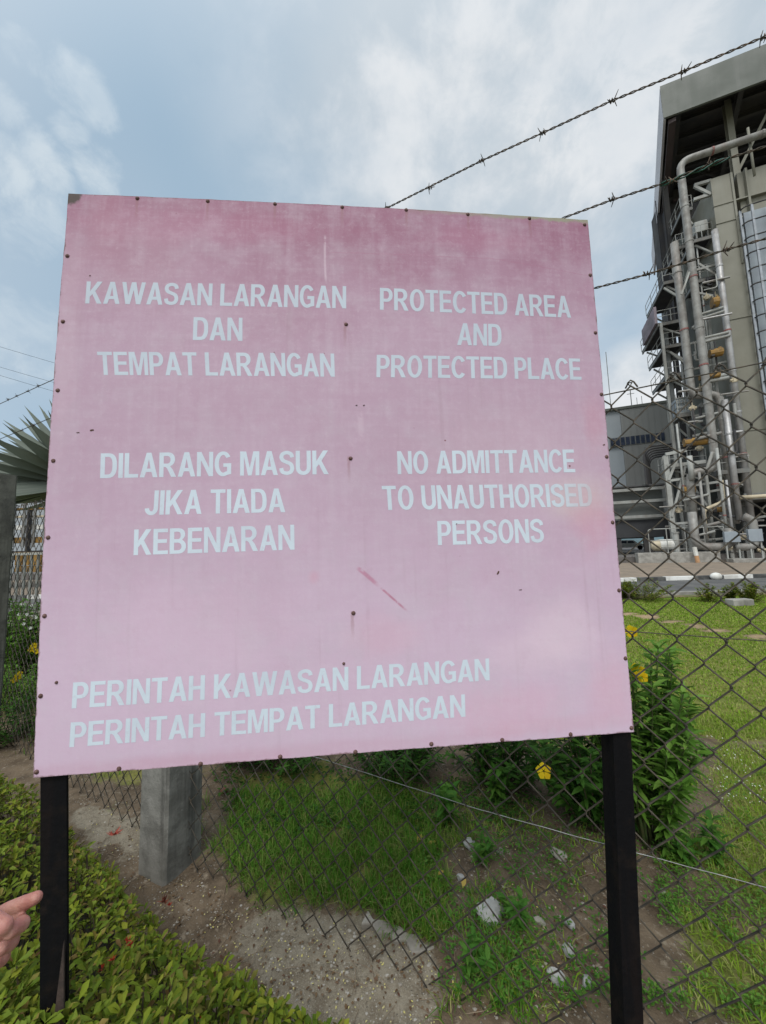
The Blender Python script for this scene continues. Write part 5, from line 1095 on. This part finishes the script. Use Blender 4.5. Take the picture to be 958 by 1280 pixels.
for i, q in enumerate(((615, 1160, .062, 'largest pale rock lying in the weeds beyond the mesh', 'rock'), (588, 1070, .038, 'pale rock higher up beside the small weed', 'rock'), (577, 1112, .022, 'small pale stone next to the yellow dry leaf', 'rock'), (700, 1086, .038, 'grey tan rock just left of the right post', 'rock2'),
     (712, 1172, .024, 'grey stone between largest rock and right post', 'rock'), (714, 1213, .028, 'pale stone below the grey one near the right post', 'rock'), (697, 1242, .030, 'pale stone low down left of the right post', 'rock'), (736, 1250, .022, 'lowest small stone close to the right post', 'rock'), (676, 1170, .024, 'tan stone right of the largest pale rock', 'rock2'), (280, 992, .03, 'red brown lump beside the concrete post', 'redr'), (830, 1118, .016, 'tiny pale stone right of the right post', 'rock'), (626, 1080, .020, 'tan stone right of the higher pale rock', 'rock2'))):
    rock(*q[:4], M[q[4]] if q[4] in M else M.setdefault('redr', mat('red brown rock', (.20, .08, .05), (.12, .06, .045), 20, .9, .4)), seed=i+3)
for x, y, r, c_, lab in ((893, 724, .16, 'white', 'white rounded bag lying against the striped kerb'), (925, 757, .16, 'concrete_plain', 'small concrete block on the lawn edge')):
    p = gp(x, y, 0); mb = MB(); mb.ball(p+np.array([0, -.1, .12]), r*1.4, r, r, 14) if c_ == 'white' else mb.box(p+np.array([0, 0, .08]), .5, .25, .16); tag(mb.build('white_bag' if c_ == 'white' else 'concrete_block', M[c_], smooth=c_ == 'white', bevel=0 if c_ == 'white' else .02, loc=p), lab, 'bag' if c_ == 'white' else 'block')
M['dry'] = leafmat('dry leaf', [(.5, .33, .05), (.55, .42, .12), (.4, .25, .06)], .6, .2)
for x, y, l, lab in ((582, 1118, .055, 'bright yellow dry leaf above the largest pale rock'), (546, 1069, .05, 'tan dry leaf left of the higher pale rock'), (522, 1068, .06, 'pale dry leaf beneath the middle of the sign'), (548, 1112, .045, 'small orange dry leaf left of the yellow one')):
    p = gp(x, y, 0); p[2] = float(ground_z(p[0], p[1]))+.03; tag(leaves('dry_leaf', np.array([p]), np.array([[rng.normal(), rng.normal(), .1]]), np.array([[0, -.3, 1.]]), l, l*.45, M['dry'], loc=p), lab, 'leaf', 'dry leaves')
def flecks(name, lab, n, poly, size, m, zoff=.006, lift=.3, cat='petals'):
    xs_ = [p[0] for p in poly]; ys_ = [p[1] for p in poly]; px = rng.uniform(min(xs_), max(xs_), n*3); py = rng.uniform(min(ys_), max(ys_), n*3); k = inpoly(px, py, poly); px, py = px[k][:n], py[k][:n]; P = np.array([gp(a, b) for a, b in zip(px, py)]); P[:, 2] = ground_z(P[:, 0], P[:, 1])+zoff; n = len(P)
    A = rnd_unit(n)*np.array([1, 1, lift]); tag(leaves(name, P, A, np.tile([0, 0, 1.], (n, 1))+.3*rnd_unit(n), size*rng.uniform(.6, 1.3, n), size*.7, m, shape='oval'), lab, cat, kind='stuff')
OURS = [(90, 1000), (190, 1000), (200, 1080), (330, 1130), (480, 1160), (545, 1200), (560, 1290), (440, 1290), (330, 1240), (210, 1150), (110, 1055)]
flecks('fallen_petals', 'tiny pale yellow petals scattered on the bare soil strip', 300, OURS, .008, leafmat('pale petal', [(.62, .56, .22), (.55, .5, .3), (.7, .62, .15)], .6, .2))
flecks('fallen_petals', 'tiny pale petals scattered beyond the mesh', 160, [(430, 1000), (760, 1040), (770, 1280), (540, 1280), (540, 1180), (440, 1100)], .010, bpy.data.materials['pale petal'])
flecks('clover_flowers', 'white clover flecks in the rough grass at right', 110, [(860, 920), (958, 930), (958, 1010), (900, 1010), (880, 960)], .010, M['whitefl'], .05)
flecks('leaf_litter', 'dry brown leaf litter on the soil by the concrete post', 420, [(85, 985), (300, 985), (330, 1130), (540, 1190), (560, 1280), (330, 1240), (210, 1150), (110, 1055)], .014, leafmat('brown litter', [(.10, .06, .035), (.17, .11, .06), (.22, .17, .11), (.12, .05, .035)], .8, .1), .006, .2, 'litter')
flecks('leaf_litter', 'dry brown leaf litter on the bank beyond the mesh', 900, [(270, 970), (760, 960), (780, 1280), (560, 1280), (470, 1160), (300, 1100)], .016, bpy.data.materials['brown litter'], .008, .3, 'litter')
# pebbles
mb = MB(); ic = bmesh.new(); bmesh.ops.create_icosphere(ic, subdivisions=1, radius=1); iv = np.array([v.co[:] for v in ic.verts]); ic.verts.index_update(); ifc = [tuple(v.index for v in f.verts) for f in ic.faces]; ic.free()
cand = rng.uniform([85, 985], [780, 1285], (5000, 2)); kk = inpoly(cand[:, 0], cand[:, 1], OURS) | ((cand[:, 0] > 540) & (cand[:, 1] > 1060) & (rng.random(5000) < .35)); cand = cand[kk][:750]
for x, y in cand:
    p = gp(x, y); p[2] = float(ground_z(p[0], p[1])); r = .0025+.006*rng.random()**3; mb.add(p+iv*np.array([r, r*rng.uniform(.6, 1), r*.6])*(1+.15*rng.normal(size=(len(iv), 1))), ifc)
tag(mb.build('pebbles', mat('pebble', (.38, .36, .32), (.24, .21, .18), 3, .9, .2, island=[(.2, .17, .13), (.42, .4, .36), (.3, .27, .22)])), 'small grey and tan pebbles strewn over the soil strip', 'pebbles', kind='stuff')
mb = MB()
for k in range(150):
    x, y = rng.uniform(90, 770), rng.uniform(990, 1285)
    if not (inpoly(np.array(x), np.array(y), OURS) or x > 540): continue
    p = gp(x, y); p[2] = float(ground_z(p[0], p[1]))+.004; a = rng.uniform(0, 6.28); L = rng.uniform(.02, .09); d = np.array([math.cos(a), math.sin(a), 0]); q = np.array([-d[1], d[0], 0])*rng.normal(0, .15)*L
    mb.tube([p-d*L, p+q+np.array([0, 0, .006]), p+d*L], .0012, 4)
tag(mb.build('dry_twigs', mat('dry twig', (.17, .12, .08), (.28, .22, .15), 20, .9, .1)), 'thin dry twigs and straw lying on the soil', 'twigs', kind='stuff')
# broken concrete edging under the mesh
m = MB(); e0 = gp(455, 1155); e1 = gp(545, 1192); dv = unit(e1-e0); sv = np.array([-dv[1], dv[0], 0]); L = np.linalg.norm(e1-e0); P = []
for k in range(9): P.append(e0+dv*L*k/8+sv*(.025+.012*rng.normal()))
for k in range(8, -1, -1): P.append(e0+dv*L*k/8-sv*(.025+.012*rng.normal()))
m.prism([p+np.array([0, 0, -.03]) for p in P], (0, 0, .055)); tag(m.build('concrete_edging', M['rock2'], bevel=.006, loc=e0), 'broken strip of concrete edging between sandy patch and grass', 'edging')

# ================================================================== PERSON: pointing hand reaching in from the left
HD = .50
def hpx(x, y, o=0): return dp(x, y, HD+o)
def capsule(mb, pts, rad): mb.tube(pts, 0, 14, radii=rad); mb.ball(pts[0], rad[0], n=14); mb.ball(pts[-1], rad[-1], n=14)
hm = MB()
capsule(hm, [hpx(-14, 1152, .0), hpx(8, 1139, -.002), hpx(28, 1130, -.004), hpx(45, 1122.5, -.006)], [.0098, .0091, .0083, .0070])         # index
capsule(hm, [hpx(-16, 1170, .002), hpx(6, 1160, -.010), hpx(24, 1155, -.012), hpx(27, 1156, -.026)], [.0100, .0094, .0088, .0080])        # middle, curled
capsule(hm, [hpx(27, 1156, -.026), hpx(14, 1164, -.040)], [.0080, .0074])
capsule(hm, [hpx(-18, 1186, .004), hpx(4, 1178, .000), hpx(14, 1176, -.006), hpx(14, 1179, -.022)], [.0096, .0089, .0084, .0076])          # ring
capsule(hm, [hpx(14, 1179, -.022), hpx(2, 1186, -.034)], [.0076, .007])
capsule(hm, [hpx(-20, 1200, .006), hpx(-1, 1196, .000), hpx(4, 1197, -.004), hpx(3, 1200, -.017)], [.0084, .0076, .0072, .0066])           # little
capsule(hm, [hpx(3, 1200, -.017), hpx(-7, 1205, -.026)], [.0066, .006])
capsule(hm, [hpx(-72, 1158, -.02), hpx(-40, 1142, -.034), hpx(-14, 1150, -.044), hpx(6, 1158, -.046)], [.013, .0115, .0098, .0080])          # thumb across
for a, b, r0, r1 in (((-14, 1152), (-88, 1170), .0125, .017), ((-16, 1170), (-88, 1180), .0135, .018), ((-18, 1186), (-88, 1192), .0135, .018), ((-20, 1200), (-86, 1204), .012, .017)):
    capsule(hm, [hpx(*a, .002), hpx((a[0]+b[0])/2, (a[1]+b[1])/2, 0), hpx(*b, 0)], [r0, (r0+r1)/2, r1])
capsule(hm, [hpx(-85, 1187), hpx(-118, 1196, -.01), hpx(-220, 1225, -.05), hpx(-330, 1255, -.10)], [.027, .026, .031, .038])
person = hm.build('person', None, loc=hpx(-60, 1185)); person.data.materials.append(None)
def skin():
    m = bpy.data.materials.new('skin'); m.use_nodes = True; N = NT(m.node_tree); b = N.n['Principled BSDF']; O = N.new('ShaderNodeTexCoord').outputs['Object']
    c = N.mix(N.ramp(N.noise(O, 60, 5, .6), .35, .65), (.46, .235, .185), (.37, .155, .125)); N.put(b.inputs['Base Color'], c); b.inputs['Roughness'].default_value = .5
    b.inputs['Subsurface Weight'].default_value = .12; b.inputs['Subsurface Radius'].default_value = (.01, .004, .002); b.inputs['Subsurface Scale'].default_value = .3
    bn = N.new('ShaderNodeBump'); bn.inputs['Strength'].default_value = .55; bn.inputs['Distance'].default_value = .002; N.put(bn.inputs['Height'], N.noise(N.scalev(O, (1, 1, 1.6)), 260, 4, .6)); N.l.new(bn.outputs[0], b.inputs['Normal']); return m
person.data.materials[0] = skin()
rm = person.modifiers.new('remesh', 'REMESH'); rm.mode = 'VOXEL'; rm.voxel_size = .0016; rm.use_smooth_shade = True
sm = person.modifiers.new('smooth', 'SMOOTH'); sm.factor = .5; sm.iterations = 5
tag(person, 'person reaching in from the left edge, only the pointing hand showing', 'person')
sv_ = MB(); pts = [hpx(-205, 1221, -.045), hpx(-260, 1236, -.07), hpx(-420, 1280, -.14)]; sv_.tube(pts, .05, 20, radii=[.042, .045, .055]); sv_.build('sleeve', mat('dark blue sleeve', (.03, .04, .07), (.025, .03, .05), 30, .9, .3, 200), person, smooth=True)
